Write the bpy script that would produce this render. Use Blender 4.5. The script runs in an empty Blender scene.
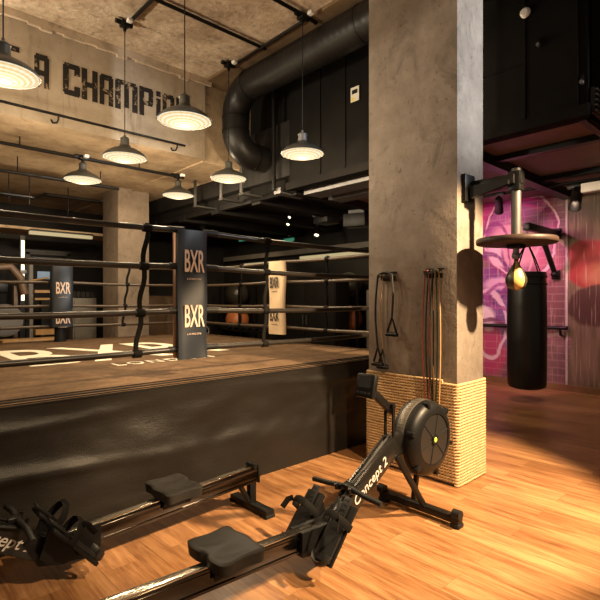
import bpy, bmesh, math, random
from mathutils import Vector, Matrix, Euler
random.seed(7)
PI = math.pi
C = bpy.context.scene.collection
R = math.radians

# ------------------------------------------------------------------ helpers
class MB:
    def __init__(s):
        s.bm = bmesh.new()
    def box(s, c, size, rot=None, bev=0.0, seg=2):
        g = bmesh.ops.create_cube(s.bm, size=1.0)
        vs = g['verts']
        for v in vs:
            v.co = Vector((v.co.x*size[0], v.co.y*size[1], v.co.z*size[2]))
        if bev > 0:
            es = list({e for v in vs for e in v.link_edges})
            r = bmesh.ops.bevel(s.bm, geom=es, offset=bev, segments=seg, affect='EDGES', profile=0.5)
            vs = list({v for f in r['faces'] for v in f.verts} | {v for v in vs if v.is_valid})
        M = Matrix.Translation(Vector(c))
        if rot is not None:
            M = M @ (rot if isinstance(rot, Matrix) else Euler(rot).to_matrix().to_4x4())
        for v in vs:
            v.co = M @ v.co
        return s
    def cyl(s, p0, p1, r, r2=None, seg=20, cap=True):
        p0, p1 = Vector(p0), Vector(p1)
        r2 = r if r2 is None else r2
        d = p1-p0
        q = d.to_track_quat('Z', 'Y').to_matrix().to_4x4()
        bmesh.ops.create_cone(s.bm, cap_ends=cap, segments=seg, radius1=r, radius2=r2, depth=d.length,
                              matrix=Matrix.Translation((p0+p1)/2) @ q)
        return s
    def sphere(s, c, r, sc=(1, 1, 1), u=24, v=14):
        bmesh.ops.create_uvsphere(s.bm, u_segments=u, v_segments=v, radius=r,
                                  matrix=Matrix.Translation(Vector(c)) @ Matrix.Diagonal((*sc, 1)))
        return s
    def lathe(s, prof, M=None, seg=40, cap0=False, cap1=False):
        M = M or Matrix.Identity(4)
        rings = []
        for r, z in prof:
            if r < 1e-6:
                rings.append([s.bm.verts.new(M @ Vector((0, 0, z)))])
            else:
                rings.append([s.bm.verts.new(M @ Vector((r*math.cos(2*PI*i/seg), r*math.sin(2*PI*i/seg), z))) for i in range(seg)])
        for a, b in zip(rings[:-1], rings[1:]):
            for i in range(seg):
                j = (i+1) % seg
                if len(a) == 1 and len(b) == 1: continue
                if len(a) == 1: s.bm.faces.new((a[0], b[i], b[j]))
                elif len(b) == 1: s.bm.faces.new((a[i], a[j], b[0]))
                else: s.bm.faces.new((a[i], a[j], b[j], b[i]))
        if cap0 and len(rings[0]) > 1: s.bm.faces.new(list(reversed(rings[0])))
        if cap1 and len(rings[-1]) > 1: s.bm.faces.new(rings[-1])
        return s
    def tube(s, path, r, seg=10, closed=False, cap=True, flat=1.0):
        P = [Vector(p) for p in path]
        n = len(P)
        rr = r if isinstance(r, (list, tuple)) else [r]*n
        up = None
        rings = []
        for i in range(n):
            if closed:
                t = (P[(i+1) % n]-P[i-1]).normalized()
            else:
                t = (P[min(i+1, n-1)]-P[max(i-1, 0)]).normalized()
            if up is None:
                a = Vector((0, 0, 1)) if abs(t.z) < .9 else Vector((1, 0, 0))
                up = (a - t*a.dot(t)).normalized()
            else:
                up = (up - t*up.dot(t)).normalized()
            sd = t.cross(up)
            rings.append([s.bm.verts.new(P[i] + rr[i]*(math.cos(2*PI*k/seg)*up + flat*math.sin(2*PI*k/seg)*sd)) for k in range(seg)])
        prs = list(zip(rings[:-1], rings[1:]))
        if closed: prs.append((rings[-1], rings[0]))
        for a, b in prs:
            for k in range(seg):
                l = (k+1) % seg
                s.bm.faces.new((a[k], a[l], b[l], b[k]))
        if cap and not closed:
            s.bm.faces.new(list(reversed(rings[0]))); s.bm.faces.new(rings[-1])
        return s
    def prism(s, poly, d, M=None):
        """poly in local xy, extruded d along local z"""
        M = M or Matrix.Identity(4)
        a = [s.bm.verts.new(M @ Vector((x, y, 0))) for x, y in poly]
        b = [s.bm.verts.new(M @ Vector((x, y, d))) for x, y in poly]
        n = len(poly)
        s.bm.faces.new(list(reversed(a))); s.bm.faces.new(b)
        for i in range(n):
            j = (i+1) % n
            s.bm.faces.new((a[i], a[j], b[j], b[i]))
        return s
    def grid(s, nx, ny, fn):
        V = [[s.bm.verts.new(Vector(fn(i/nx, j/ny))) for j in range(ny+1)] for i in range(nx+1)]
        for i in range(nx):
            for j in range(ny):
                s.bm.faces.new((V[i][j], V[i+1][j], V[i+1][j+1], V[i][j+1]))
        return s
    def build(s, name, m, parent=None, loc=None, smooth=True, ang=35, kind=None, label=None):
        bmesh.ops.recalc_face_normals(s.bm, faces=s.bm.faces)
        me = bpy.data.meshes.new(name)
        s.bm.to_mesh(me); s.bm.free()
        if smooth:
            for p in me.polygons: p.use_smooth = True
            me.set_sharp_from_angle(angle=R(ang))
        me.materials.append(m)
        o = bpy.data.objects.new(name, me)
        C.objects.link(o)
        if parent is not None: o.parent = parent
        if loc is not None: o.location = loc
        if kind: o['kind'] = kind
        if label: o['label'] = label
        return o

def tag(o, label, cat, group=None):
    o['label'] = label; o['category'] = cat
    if group: o['group'] = group
    return o

def thing(name, label, cat, loc=(0, 0, 0), rotz=0.0, group=None):
    o = bpy.data.objects.new(name, None)
    C.objects.link(o)
    o.empty_display_size = .1
    o.location = loc; o.rotation_euler = (0, 0, rotz)
    return tag(o, label, cat, group)

def copy_tree(o, parent=None):
    c = o.copy(); C.objects.link(c)
    if parent is not None: c.parent = parent
    for ch in list(o.children): copy_tree(ch, c)
    return c

def struct(mb, name, m, **k):
    return mb.build(name, m, kind='structure', **k)

def text_mb(txt, size, M, depth=.002, off=0.0, sx=1.0, shear=0.0, align='CENTER', space=1.0):
    """filled letters as solid geometry; local x along the writing, y up, z out of the surface"""
    cu = bpy.data.curves.new('lettering', 'FONT')
    cu.body = txt; cu.size = size; cu.extrude = depth/2; cu.offset = off; cu.shear = shear
    cu.align_x = align; cu.align_y = 'CENTER'; cu.resolution_u = 4; cu.space_character = space
    o = bpy.data.objects.new('lettering', cu); C.objects.link(o)
    bpy.context.view_layer.update()
    dg = bpy.context.evaluated_depsgraph_get()
    me = bpy.data.meshes.new_from_object(o.evaluated_get(dg))
    bpy.data.objects.remove(o); bpy.data.curves.remove(cu)
    mb = MB()
    mb.bm.from_mesh(me); bpy.data.meshes.remove(me)
    T = M @ Matrix.Diagonal((sx, 1, 1, 1)) @ Matrix.Translation((0, 0, depth/2))
    for v in mb.bm.verts: v.co = T @ v.co
    return mb

def frame(o, x, y):
    """matrix with local x, y axes at origin o"""
    x = Vector(x).normalized(); y = Vector(y).normalized(); z = x.cross(y)
    return Matrix(((x.x, y.x, z.x, o[0]), (x.y, y.y, z.y, o[1]), (x.z, y.z, z.z, o[2]), (0, 0, 0, 1)))

# ------------------------------------------------------------------ materials
class N:
    def __init__(s, name):
        s.m = bpy.data.materials.new(name); s.m.use_nodes = True
        s.t = s.m.node_tree; s.n = s.t.nodes
        s.b = s.n['Principled BSDF']
        s.co = None
    def new(s, typ, **k):
        o = s.n.new(typ)
        for a, v in k.items(): setattr(o, a, v)
        return o
    def link(s, a, b): s.t.links.new(a, b)
    def coord(s, scale=(1, 1, 1), rot=(0, 0, 0), world=False):
        if world: src = s.new('ShaderNodeNewGeometry').outputs['Position']
        else: src = s.new('ShaderNodeTexCoord').outputs['Object']
        mp = s.new('ShaderNodeMapping')
        mp.inputs['Scale'].default_value = scale; mp.inputs['Rotation'].default_value = rot
        s.link(src, mp.inputs['Vector'])
        return mp.outputs['Vector']
    def noise(s, vec, scale, detail=4, rough=.55, dist=0.0):
        o = s.new('ShaderNodeTexNoise')
        o.inputs['Scale'].default_value = scale; o.inputs['Detail'].default_value = detail
        o.inputs['Roughness'].default_value = rough; o.inputs['Distortion'].default_value = dist
        s.link(vec, o.inputs['Vector']); return o.outputs['Fac']
    def ramp(s, fac, stops):
        o = s.new('ShaderNodeValToRGB'); e = o.color_ramp.elements
        while len(e) < len(stops): e.new(.5)
        for i, (p, c) in enumerate(stops):
            e[i].position = p
            e[i].color = (*c, 1) if isinstance(c, tuple) else (c, c, c, 1)
        s.link(fac, o.inputs['Fac']); return o.outputs['Color']
    def mix(s, f, a, b, typ='MIX'):
        o = s.new('ShaderNodeMix', data_type='RGBA', blend_type=typ)
        for inp, v in ((o.inputs[0], f), (o.inputs[6], a), (o.inputs[7], b)):
            if isinstance(v, (int, float)): inp.default_value = v
            elif isinstance(v, tuple): inp.default_value = (*v, 1)
            else: s.link(v, inp)
        return o.outputs[2]
    def math(s, op, a, b=0.0, clamp=False):
        o = s.new('ShaderNodeMath', operation=op, use_clamp=clamp)
        for i, v in enumerate((a, b)):
            if isinstance(v, (int, float)): o.inputs[i].default_value = v
            else: s.link(v, o.inputs[i])
        return o.outputs[0]
    def set(s, col=None, rough=None, metal=None, spec=None):
        for nm, v in (('Base Color', col), ('Roughness', rough), ('Metallic', metal), ('Specular IOR Level', spec)):
            if v is None: continue
            i = s.b.inputs[nm]
            if isinstance(v, tuple): i.default_value = (*v, 1)
            elif isinstance(v, (int, float)): i.default_value = v
            else: s.link(v, i)
    def bump(s, h, strength=.2, dist=.01):
        o = s.new('ShaderNodeBump'); o.inputs['Strength'].default_value = strength; o.inputs['Distance'].default_value = dist
        s.link(h, o.inputs['Height']); s.link(o.outputs['Normal'], s.b.inputs['Normal'])

MAT = {}
def simple(name, col, rough=.5, metal=0.0, var=.15, nscale=8.0, bump=0.0, spec=None):
    n = N(name); v = n.coord()
    f = n.noise(v, nscale, 4)
    lo = tuple(max(0, c*(1-var)) for c in col); hi = tuple(min(1, c*(1+var)) for c in col)
    n.set(n.ramp(f, [(.3, lo), (.7, hi)]), rough, metal, spec)
    if bump: n.bump(n.noise(v, nscale*8, 2), bump, .003)
    MAT[name] = n.m
    return n.m

def emit(name, col, strength):
    n = N(name); n.set((0.02, 0.02, 0.02), .5)
    n.b.inputs['Emission Color'].default_value = (*col, 1); n.b.inputs['Emission Strength'].default_value = strength
    MAT[name] = n.m
    return n.m

black_metal = simple('black_powder_coat', (.006, .0056, .0052), .38, .0, .2, 20, spec=.25)
black_gloss = simple('black_anodised', (.025, .024, .022), .22, .6, .15, 5)
black_plastic = simple('black_plastic', (.006, .006, .006), .42, 0, .15, 15, .05, spec=.22)
grey_plastic = simple('grey_plastic', (.015, .015, .015), .45, 0, .15, 15, .05, spec=.25)
seat_mat = simple('seat_rubber', (.020, .019, .0175), .5, 0, .1, 30, .1, spec=.2)
rubber = simple('rubber', (.007, .007, .007), .6, 0, .2, 20, spec=0.35)
steel = simple('stainless_steel', (.62, .57, .48), .18, 1.0, .08, 6)
grey_metal = simple('grey_metal', (.06, .058, .055), .5, .4, .15, 8)
silver = simple('galvanised', (.16, .16, .165), .5, .4, .15, 10)
shade_mat = simple('lamp_enamel', (.055, .053, .046), .42, .2, .15, 12)
rope_sleeve = simple('black_rope_cover', (.018, .015, .012), .38, 0, .2, 25, .05, spec=0.4)
rope_brown = simple('brown_rope_cover', (.06, .042, .028), .4, 0, .2, 25, .05)
strap_mat = simple('black_webbing', (.007, .0065, .006), .75, 0, .2, 60, .2, spec=.1)
navy = simple('navy_vinyl', (.016, .021, .030), .4, 0, .1, 6, .05)
cream_vinyl = simple('cream_vinyl', (.72, .55, .36), .45, 0, .06, 4, .03)
copper = simple('copper_post', (.36, .20, .12), .35, .6, .15, 8)
print_pink = simple('pale_print', (.68, .52, .43), .6, 0, .05, 10)
print_white = simple('white_print', (.5, .48, .45), .6, 0, .08, 20)
canvas_white = simple('canvas_white_print', (.85, .80, .66), .7, 0, .08, 6)
print_dark = simple('dark_print', (.03, .028, .03), .6, 0, .1, 10)
orange_ball = simple('orange_vinyl', (.5, .17, .06), .4, 0, .1, 4)
black_ball = simple('black_vinyl_ball', (.03, .026, .02), .3, 0, .1, 4)
dark_wall = simple('dark_wall', (.010, .009, .008), .6, 0, .3, 3, spec=0.3)
dark_ceiling = simple('dark_ceiling', (.007, .0065, .006), .7, 0, .3, 3, spec=0.3)
gym_grey = simple('gym_grey', (.12, .11, .095), .5, 0, .15, 5)
gym_wood = simple('gym_wood', (.38, .22, .08), .5, 0, .25, 7)
gym_brown = simple('gym_brown', (.13, .08, .045), .5, 0, .25, 7)
white_plastic = simple('white_plastic', (.75, .73, .7), .4, 0, .05, 10)
red_rubber = simple('red_rubber', (.20, .045, .025), .5, 0, .1, 10)
green_rubber = simple('dark_green_rubber', (.02, .035, .02), .5, 0, .1, 10)
tan_rubber = simple('tan_rubber', (.26, .15, .06), .5, 0, .1, 10)
tag_paper = simple('tag_paper', (.6, .58, .5), .6, 0, .05, 10)
yellow_paper = simple('yellow_paper', (.6, .5, .08), .6, 0, .05, 10)
red_plastic = simple('orange_red_plastic', (.6, .12, .04), .4, 0, .1, 10)
green_dot = simple('lime_print', (.35, .45, .08), .5, 0, .05, 10)
bag_leather = simple('black_leather', (.007, .006, .006), .36, 0, .2, 14, .12, spec=0.4)
skirt_m = None

def vinyl():
    n = N('skirt_vinyl'); v = n.coord()
    f = n.noise(v, 1.3, 3)
    n.set(n.ramp(f, [(.3, (.009, .008, .007)), (.7, (.014, .012, .010))]), .42, 0, .28)
    v2 = n.coord(scale=(1, 1, 1))
    h = n.math('ADD', n.noise(v2, 160, 2), n.math('MULTIPLY', n.noise(n.coord(scale=(.7, 1, 1.6)), 5, 3), 3.0))
    n.bump(h, .35, .006)
    return n.m
skirt_m = vinyl()

def wood_floor():
    n = N('oak_plank_floor')
    v = n.coord(world=True, rot=(0, 0, R(90)))
    br = n.new('ShaderNodeTexBrick')
    br.offset = .37; br.squash = 1.0
    br.inputs['Scale'].default_value = 1.0
    br.inputs['Brick Width'].default_value = 1.25; br.inputs['Row Height'].default_value = .19
    br.inputs['Mortar Size'].default_value = .0012; br.inputs['Mortar Smooth'].default_value = .2
    br.inputs['Bias'].default_value = 0.0
    br.inputs['Color1'].default_value = (.0, 0, 0, 1); br.inputs['Color2'].default_value = (1, 1, 1, 1)
    br.inputs['Mortar'].default_value = (.5, .5, .5, 1)
    n.link(v, br.inputs['Vector'])
    tone = br.outputs['Color']
    vg = n.coord(world=True, scale=(14, 1.0, 1))
    # shift the grain per plank
    add = n.new('ShaderNodeVectorMath', operation='MULTIPLY_ADD')
    n.link(tone, add.inputs[0]); add.inputs[1].default_value = (7, 13, 5); n.link(vg, add.inputs[2])
    g1 = n.noise(add.outputs[0], 1.6, 6, .62, .6)
    g2 = n.noise(add.outputs[0], 5.5, 4, .6, .2)
    grain = n.math('ADD', n.math('MULTIPLY', g1, .65), n.math('MULTIPLY', g2, .35))
    col = n.ramp(grain, [(.30, (.11, .042, .016)), (.43, (.25, .115, .045)), (.56, (.38, .195, .082)), (.76, (.50, .285, .135))])
    plank = n.ramp(tone, [(0, (.72, .68, .64)), (1, (1.08, 1.08, 1.1))])
    col = n.mix(1.0, col, plank, 'MULTIPLY')
    kn = n.noise(n.coord(world=True, scale=(3.2, .9, 1)), 2.3, 2, .5)
    col = n.mix(n.ramp(kn, [(.66, 0.0), (.76, .55)]), col, (.16, .06, .025))
    col = n.mix(n.math('MULTIPLY', br.outputs['Fac'], .7), col, (.09, .04, .02))
    n.set(col, n.ramp(g1, [(.3, .30), (.7, .42)]), 0, .45)
    n.bump(n.math('SUBTRACT', n.math('MULTIPLY', grain, .4), br.outputs['Fac']), .12, .003)
    return n.m
floor_m = wood_floor()

def concrete(name, c0, c1, c2, rough=.75, streak=False, scale=1.0, bumps=.25):
    n = N(name); v = n.coord(world=True)
    a = n.noise(v, 1.1*scale, 6, .6, .5); b = n.noise(v, 6*scale, 6, .65)
    col = n.ramp(n.math('ADD', n.math('MULTIPLY', a, .6), n.math('MULTIPLY', b, .4)), [(.32, c0), (.5, c1), (.68, c2)])
    # fine dark scuffs
    sc = n.noise(n.coord(world=True, scale=(1, 1, .6) if not streak else (1, 1, .15)), 3.4*scale, 7, .75, 1.0)
    col = n.mix(n.ramp(sc, [(.54, 0.0), (.68, .6)]), col, tuple(x*.42 for x in c0))
    sp = n.noise(v, 26*scale, 3, .6)
    col = n.mix(n.ramp(sp, [(.63, 0.0), (.72, .5)]), col, tuple(x*.35 for x in c0))
    n.set(col, rough, 0, .3)
    n.bump(n.math('ADD', b, n.math('MULTIPLY', sp, .4)), bumps, .02)
    return n.m
col_m = concrete('column_plaster', (.115, .095, .078), (.185, .152, .124), (.27, .228, .19))
pale_m = concrete('column_plaster_far', (.19, .15, .115), (.25, .20, .155), (.32, .26, .205))
beam_m = concrete('beam_concrete', (.27, .22, .16), (.37, .305, .225), (.46, .39, .30), streak=True)
slab_m = concrete('slab_concrete', (.26, .185, .115), (.52, .41, .29), (.80, .68, .52), scale=2.2, bumps=.6)
slab2_m = concrete('slab_brown', (.11, .068, .036), (.17, .11, .06), (.24, .165, .095), bumps=.3)
soffit_m = concrete('soffit_concrete', (.28, .20, .125), (.45, .34, .22), (.58, .45, .30), scale=1.2)
fascia_m = simple('fascia_black', (.005, .0044, .0038), .8, 0, .3, 4, .03, spec=.12)
panel_red = simple('soffit_panel', (.17, .105, .095), .55, 0, .12, 3)

def suede():
    n = N('canvas_suede'); v = n.coord()
    a = n.noise(v, 4, 5, .6, .6); b = n.noise(v, 22, 4, .65)
    f = n.math('ADD', n.math('MULTIPLY', a, .6), n.math('MULTIPLY', b, .4))
    n.set(n.ramp(f, [(.32, (.062, .036, .019)), (.5, (.115, .070, .038)), (.68, (.18, .115, .066))]), .85, 0, .2)
    n.bump(f, .25, .01)
    return n.m
suede_m = suede()

def rope_mat():
    n = N('sisal_rope'); v = n.coord(scale=(1, 1, 1))
    f = n.noise(v, 30, 4, .6)
    w = n.new('ShaderNodeTexWave', wave_type='BANDS', bands_direction='DIAGONAL')
    w.inputs['Scale'].default_value = 26; w.inputs['Distortion'].default_value = 1.0
    n.link(v, w.inputs['Vector'])
    k = n.math('ADD', n.math('MULTIPLY', f, .6), n.math('MULTIPLY', w.outputs['Fac'], .4))
    n.set(n.ramp(k, [(.25, (.30, .185, .085)), (.55, (.50, .34, .17)), (.8, (.64, .46, .26))]), .8, 0, .2)
    n.bump(w.outputs['Fac'], .5, .006)
    return n.m
sisal = rope_mat()

def lens_mat():
    n = N('lamp_lens'); tc = n.coord()
    sep = n.new('ShaderNodeSeparateXYZ'); n.link(tc, sep.inputs[0])
    r = n.math('SQRT', n.math('ADD', n.math('MULTIPLY', sep.outputs[0], sep.outputs[0]), n.math('MULTIPLY', sep.outputs[1], sep.outputs[1])))
    n.set((.012, .010, .006), .9, 0, .0)
    ridges = n.math('MULTIPLY', n.math('ADD', n.math('SINE', n.math('MULTIPLY', r, 165)), 1.0), .5)
    ang = n.math('ARCTAN2', sep.outputs[1], sep.outputs[0])
    flutes = n.math('MULTIPLY', n.math('ADD', n.math('SINE', n.math('MULTIPLY', ang, 26)), 1.0), .5)
    f = n.math('ADD', n.math('MULTIPLY', ridges, .62), n.math('MULTIPLY', flutes, .12))
    f = n.math('ADD', f, n.math('MULTIPLY', n.noise(tc, 14, 3), .3))
    n.link(n.ramp(f, [(.1, (.84, .56, .24)), (.5, (1.0, .80, .46)), (.85, (1.0, .95, .76))]), n.b.inputs['Emission Color'])
    n.link(n.math('ADD', .95, n.math('MULTIPLY', n.math('POWER', n.math('SUBTRACT', 1.0, n.math('MULTIPLY', r, 4.1), clamp=True), 1.6), .35)), n.b.inputs['Emission Strength'])
    return n.m
lens_m = lens_mat()
led_warm = emit('led_warm', (1, .82, .55), 2.2)
cove_m = emit('cove_glow', (1, .80, .42), .5)
bulb_warm = emit('spot_lamp', (1, .8, .5), 5)
bulb_pink = emit('pink_lamp', (1, .2, .6), 3)
exit_green = emit('exit_green', (.12, .75, .45), .22)
screen_m = emit('lit_screen', (.55, .7, .8), .35)
lcd_m = simple('lcd_glass', (.02, .022, .024), .15, 0, .1, 4)

def mural_mat():
    """spray-painted wall: loose magenta, violet, blush and crimson shapes over brick and render"""
    n = N('mural_paint')
    pos = n.coord(world=True)
    nz = n.new('ShaderNodeTexNoise'); nz.inputs['Scale'].default_value = 2.2; nz.inputs['Detail'].default_value = 5
    n.link(pos, nz.inputs['Vector'])
    d = n.new('ShaderNodeVectorMath', operation='MULTIPLY_ADD')
    n.link(nz.outputs['Color'], d.inputs[0]); d.inputs[1].default_value = (.28, .28, .28); n.link(pos, d.inputs[2])
    sp = n.new('ShaderNodeSeparateXYZ'); n.link(d.outputs[0], sp.inputs[0])
    Y = n.math('SUBTRACT', sp.outputs[1], .14); Z = n.math('SUBTRACT', sp.outputs[2], .14)
    def ell(cy, cz, ry, rz, soft=.25):
        a = n.math('POWER', n.math('ABSOLUTE', n.math('DIVIDE', n.math('SUBTRACT', Y, cy), ry)), 2.0)
        b = n.math('POWER', n.math('ABSOLUTE', n.math('DIVIDE', n.math('SUBTRACT', Z, cz), rz)), 2.0)
        q = n.math('SQRT', n.math('ADD', a, b))
        return n.ramp(q, [(1-soft if soft < 1 else 0, 1.0), (1.0, 0.0)])
    base = n.ramp(n.noise(pos, 3, 5, .6), [(.3, (.11, .055, .07)), (.7, (.27, .13, .15))])
    col = base
    wall = n.math('LESS_THAN', sp.outputs[1], 2.66+.12)
    tan = n.ramp(n.noise(n.coord(world=True, scale=(1, 5, .5)), 3, 5), [(.3, (.11, .075, .05)), (.7, (.24, .17, .11))])
    def put(mask, c, amt=1.0):
        nonlocal col
        col = n.mix(n.math('MULTIPLY', mask, amt), col, c)
    def ring(cy, cz, ry, rz, w, c, amt=.9):
        a = n.math('POWER', n.math('ABSOLUTE', n.math('DIVIDE', n.math('SUBTRACT', Y, cy), ry)), 2.0)
        b = n.math('POWER', n.math('ABSOLUTE', n.math('DIVIDE', n.math('SUBTRACT', Z, cz), rz)), 2.0)
        q = n.math('ABSOLUTE', n.math('SUBTRACT', n.math('SQRT', n.math('ADD', a, b)), 1.0))
        put(n.ramp(q, [(w*.5, 1.0), (w, 0.0)]), c, amt)
    # left brick panel
    put(ell(3.7, 2.85, 1.0, .75, .5), (.50, .03, .22))
    put(ell(3.75, 1.35, .55, .75, .4), (.20, .065, .25))
    put(ell(3.95, .5, .45, .5, .3), (.40, .05, .14))
    put(ell(3.45, 2.42, .62, .62, .1), (.30, .08, .24))
    put(ell(3.45, 2.3, .50, .48, .3), (.58, .30, .36))
    put(ell(3.75, 2.15, .20, .36, .4), (.72, .50, .58))
    put(ell(3.62, 2.02, .05, .34, .7), (.22, .06, .20))
    put(ell(3.30, 2.66, .42, .05, .7), (.20, .05, .18))
    put(ell(3.86, 1.85, .30, .12, .4), (.20, .05, .22))
    put(ell(3.70, 1.66, .34, .13, .4), (.60, .36, .54))
    put(ell(3.85, 1.45, .30, .12, .3), (.13, .05, .20))
    put(ell(3.93, 1.12, .16, .30, .5), (.78, .62, .72))
    put(ell(3.55, 1.0, .22, .5, .4), (.18, .08, .26))
    put(ell(2.95, 1.7, .36, 1.1, .6), (.44, .10, .18), .8)
    put(ell(2.75, 1.35, .34, .5, .25), (.13, .05, .06), .8)
    ring(3.40, 2.40, .62, .66, .07, (.24, .03, .16)); ring(3.36, 2.46, .60, .70, .035, (.74, .48, .56))
    ring(3.95, 1.75, .42, .42, .12, (.14, .03, .16)); ring(3.80, 2.05, .30, .62, .08, (.22, .04, .18)); ring(3.9, 1.0, .30, .55, .10, (.70, .50, .62))
    ring(3.95, .5, .50, .55, .10, (.16, .03, .10)); ring(3.55, 1.45, .34, .22, .16, (.30, .06, .26)); ring(2.85, 1.6, .40, .75, .06, (.55, .30, .36))
    # right rendered panel
    col = n.mix(wall, col, tan)
    put(n.math('MULTIPLY', wall, ell(2.27, 1.92, .48, .40, .15)), (.27, .022, .026))
    put(n.math('MULTIPLY', wall, ell(2.22, 1.76, .30, .26, .6)), (.40, .15, .09), .8)
    put(n.math('MULTIPLY', wall, ell(2.25, 1.30, .42, .33, .12)), (.07, .03, .024))
    put(n.math('MULTIPLY', wall, ell(2.20, 2.02, .40, .10, .7)), (.20, .02, .03), .8)
    put(n.math('MULTIPLY', wall, ell(2.3, 2.75, .7, .22, .6)), (.12, .10, .085), .7)
    drip = n.noise(n.coord(world=True, scale=(1, 18, .5)), 2.6, 5)
    col = n.mix(n.ramp(drip, [(.58, 0.0), (.66, .45)]), col, (.55, .42, .36))
    # brick courses on the left panel
    br = n.new('ShaderNodeTexBrick')
    vb = n.new('ShaderNodeCombineXYZ'); p2 = n.new('ShaderNodeSeparateXYZ'); n.link(pos, p2.inputs[0])
    n.link(p2.outputs[1], vb.inputs[0]); n.link(p2.outputs[2], vb.inputs[1])
    n.link(vb.outputs[0], br.inputs['Vector'])
    br.inputs['Scale'].default_value = 1.0; br.inputs['Brick Width'].default_value = .44; br.inputs['Row Height'].default_value = .115
    br.inputs['Mortar Size'].default_value = .012; br.inputs['Mortar Smooth'].default_value = .3
    onl = n.math('SUBTRACT', 1.0, wall)
    mort = n.math('MULTIPLY', br.outputs['Fac'], onl)
    col = n.mix(n.math('MULTIPLY', mort, .16), col, (.62, .40, .42))
    n.set(col, .6, 0, .3)
    n.bump(n.math('SUBTRACT', n.math('MULTIPLY', n.noise(pos, 20, 3), .4), mort), .25, .008)
    return n.m
mural_m = mural_mat()

# ------------------------------------------------------------------ setting
struct(MB().box((2.5, 4.0, -.05), (14, 17, .1)), 'floor', floor_m, smooth=False)
struct(MB().box((.48, 1.2, 4.76), (6.84, 10.2, .12)), 'ceiling', slab_m, smooth=False)
struct(MB().box((6.05, 1.6, 4.76), (4.3, 11.0, .2)), 'ceiling_bay', slab2_m, smooth=False)
struct(MB().box((8.25, 4.0, 2.35), (.3, 17, 4.75)), 'wall_right', dark_wall, smooth=False)
mb = MB(); mb.box((8.085, 2.65, 1.75), (.03, 3.5, 3.5))
struct(mb, 'wall_mural', mural_m, smooth=False)
struct(MB().box((8.062, 2.65, 1.75), (.012, .03, 3.5)), 'trim_1', simple('joint_white', (.5, .42, .42), .6), smooth=False)
struct(MB().box((8.05, 2.65, .05), (.03, 3.5, .10)), 'baseboard_right', simple('skirting_wood', (.22, .11, .05), .5, 0, .2, 6), smooth=False)
struct(MB().box((2.5, 12.15, 2.4), (14, .3, 4.8)), 'wall_back', dark_wall, smooth=False)
# down-stand beam carrying the lettering, and the low soffit behind it
mb = MB(); mb.box((.35, 9.15, 4.1), (7.1, 5.75, 1.2))
for f in mb.bm.faces: pass
beam = struct(mb, 'wall_beam', beam_m, smooth=False)
struct(MB().box((4.4, 9.2, 4.08), (1.0, 5.72, 1.2)), 'wall_beam_end', soffit_m, smooth=False)
beam.data.materials.append(soffit_m)
for p in beam.data.polygons:
    if p.normal.z < -.5: p.material_index = 1
mb = MB()
rr = random.Random(5)
for k in range(46):
    xa = -2.0+.13*k; h = .085+.02*rr.random()+(.03 if k % 7 == 0 else 0)
    mb.box((xa+.065, 6.245, 4.70-h/2), (.131, .05, h))
struct(mb, 'trim_2', concrete('cornice_render', (.34, .27, .19), (.50, .40, .29), (.62, .51, .38)), smooth=False)
# columns
struct(MB().box((3.535, 2.272, 2.35), (.41, .844, 4.72), bev=.006), 'column', col_m)
struct(MB().box((3.965, 9.27, 1.75), (.61, .74, 3.52), bev=.008), 'column_far', pale_m)
# mezzanine: black boarded front over a panelled underside
mb = MB()
mb.box((4.70, 3.29, 3.85), (.10, 3.86, 1.74))
mb.box((6.4, 1.41, 3.85), (3.4, .10, 1.74)); mb.box((4.82, 5.75, 3.85), (.10, 1.1, 1.74))
mb.box((4.625, 3.29, 3.03), (.06, 3.90, .10))
for y in (1.9, 2.42, 3.4, 3.75, 4.15, 4.6):
    mb.box((4.645, y, 3.9), (.02, .035, 1.6))
mb.box((4.645, 2.2, 3.62), (.02, .6, .012)); mb.box((4.64, 1.45, 3.85), (.04, .04, 1.7))
struct(mb, 'wall_mezzanine', fascia_m, smooth=False)
mb = MB(); mb.box((6.5, 3.35, 3.09), (3.5, 3.9, .06))
struct(mb, 'ceiling_mezzanine', panel_red, smooth=False)
mb = MB()
for x in (5.5, 6.85): mb.box((x, 3.35, 3.03), (.10, 3.9, .07))
mb.box((6.4, 2.62, 3.005), (3.4, .14, .13))
mb.box((6.4, 1.42, 3.02), (3.4, .06, .10))
struct(mb, 'trim_joist', black_metal, smooth=False)
mb = MB()
mb.box((6.5, 9.3, 3.12), (3.4, 5.2, .05)); mb.box((6.5, 8.65, 3.6), (3.7, 6.9, .8))
mb.box((4.87, 8.65, 3.3), (.1, 6.9, .62)); mb.box((6.4, 5.30, 3.8), (3.2, .12, 1.7))
for y in (6.2, 7.4, 8.6, 9.8): mb.box((6.4, y, 3.02), (3.2, .22, .16))
struct(mb, 'ceiling_back', dark_ceiling, smooth=False)

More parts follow.
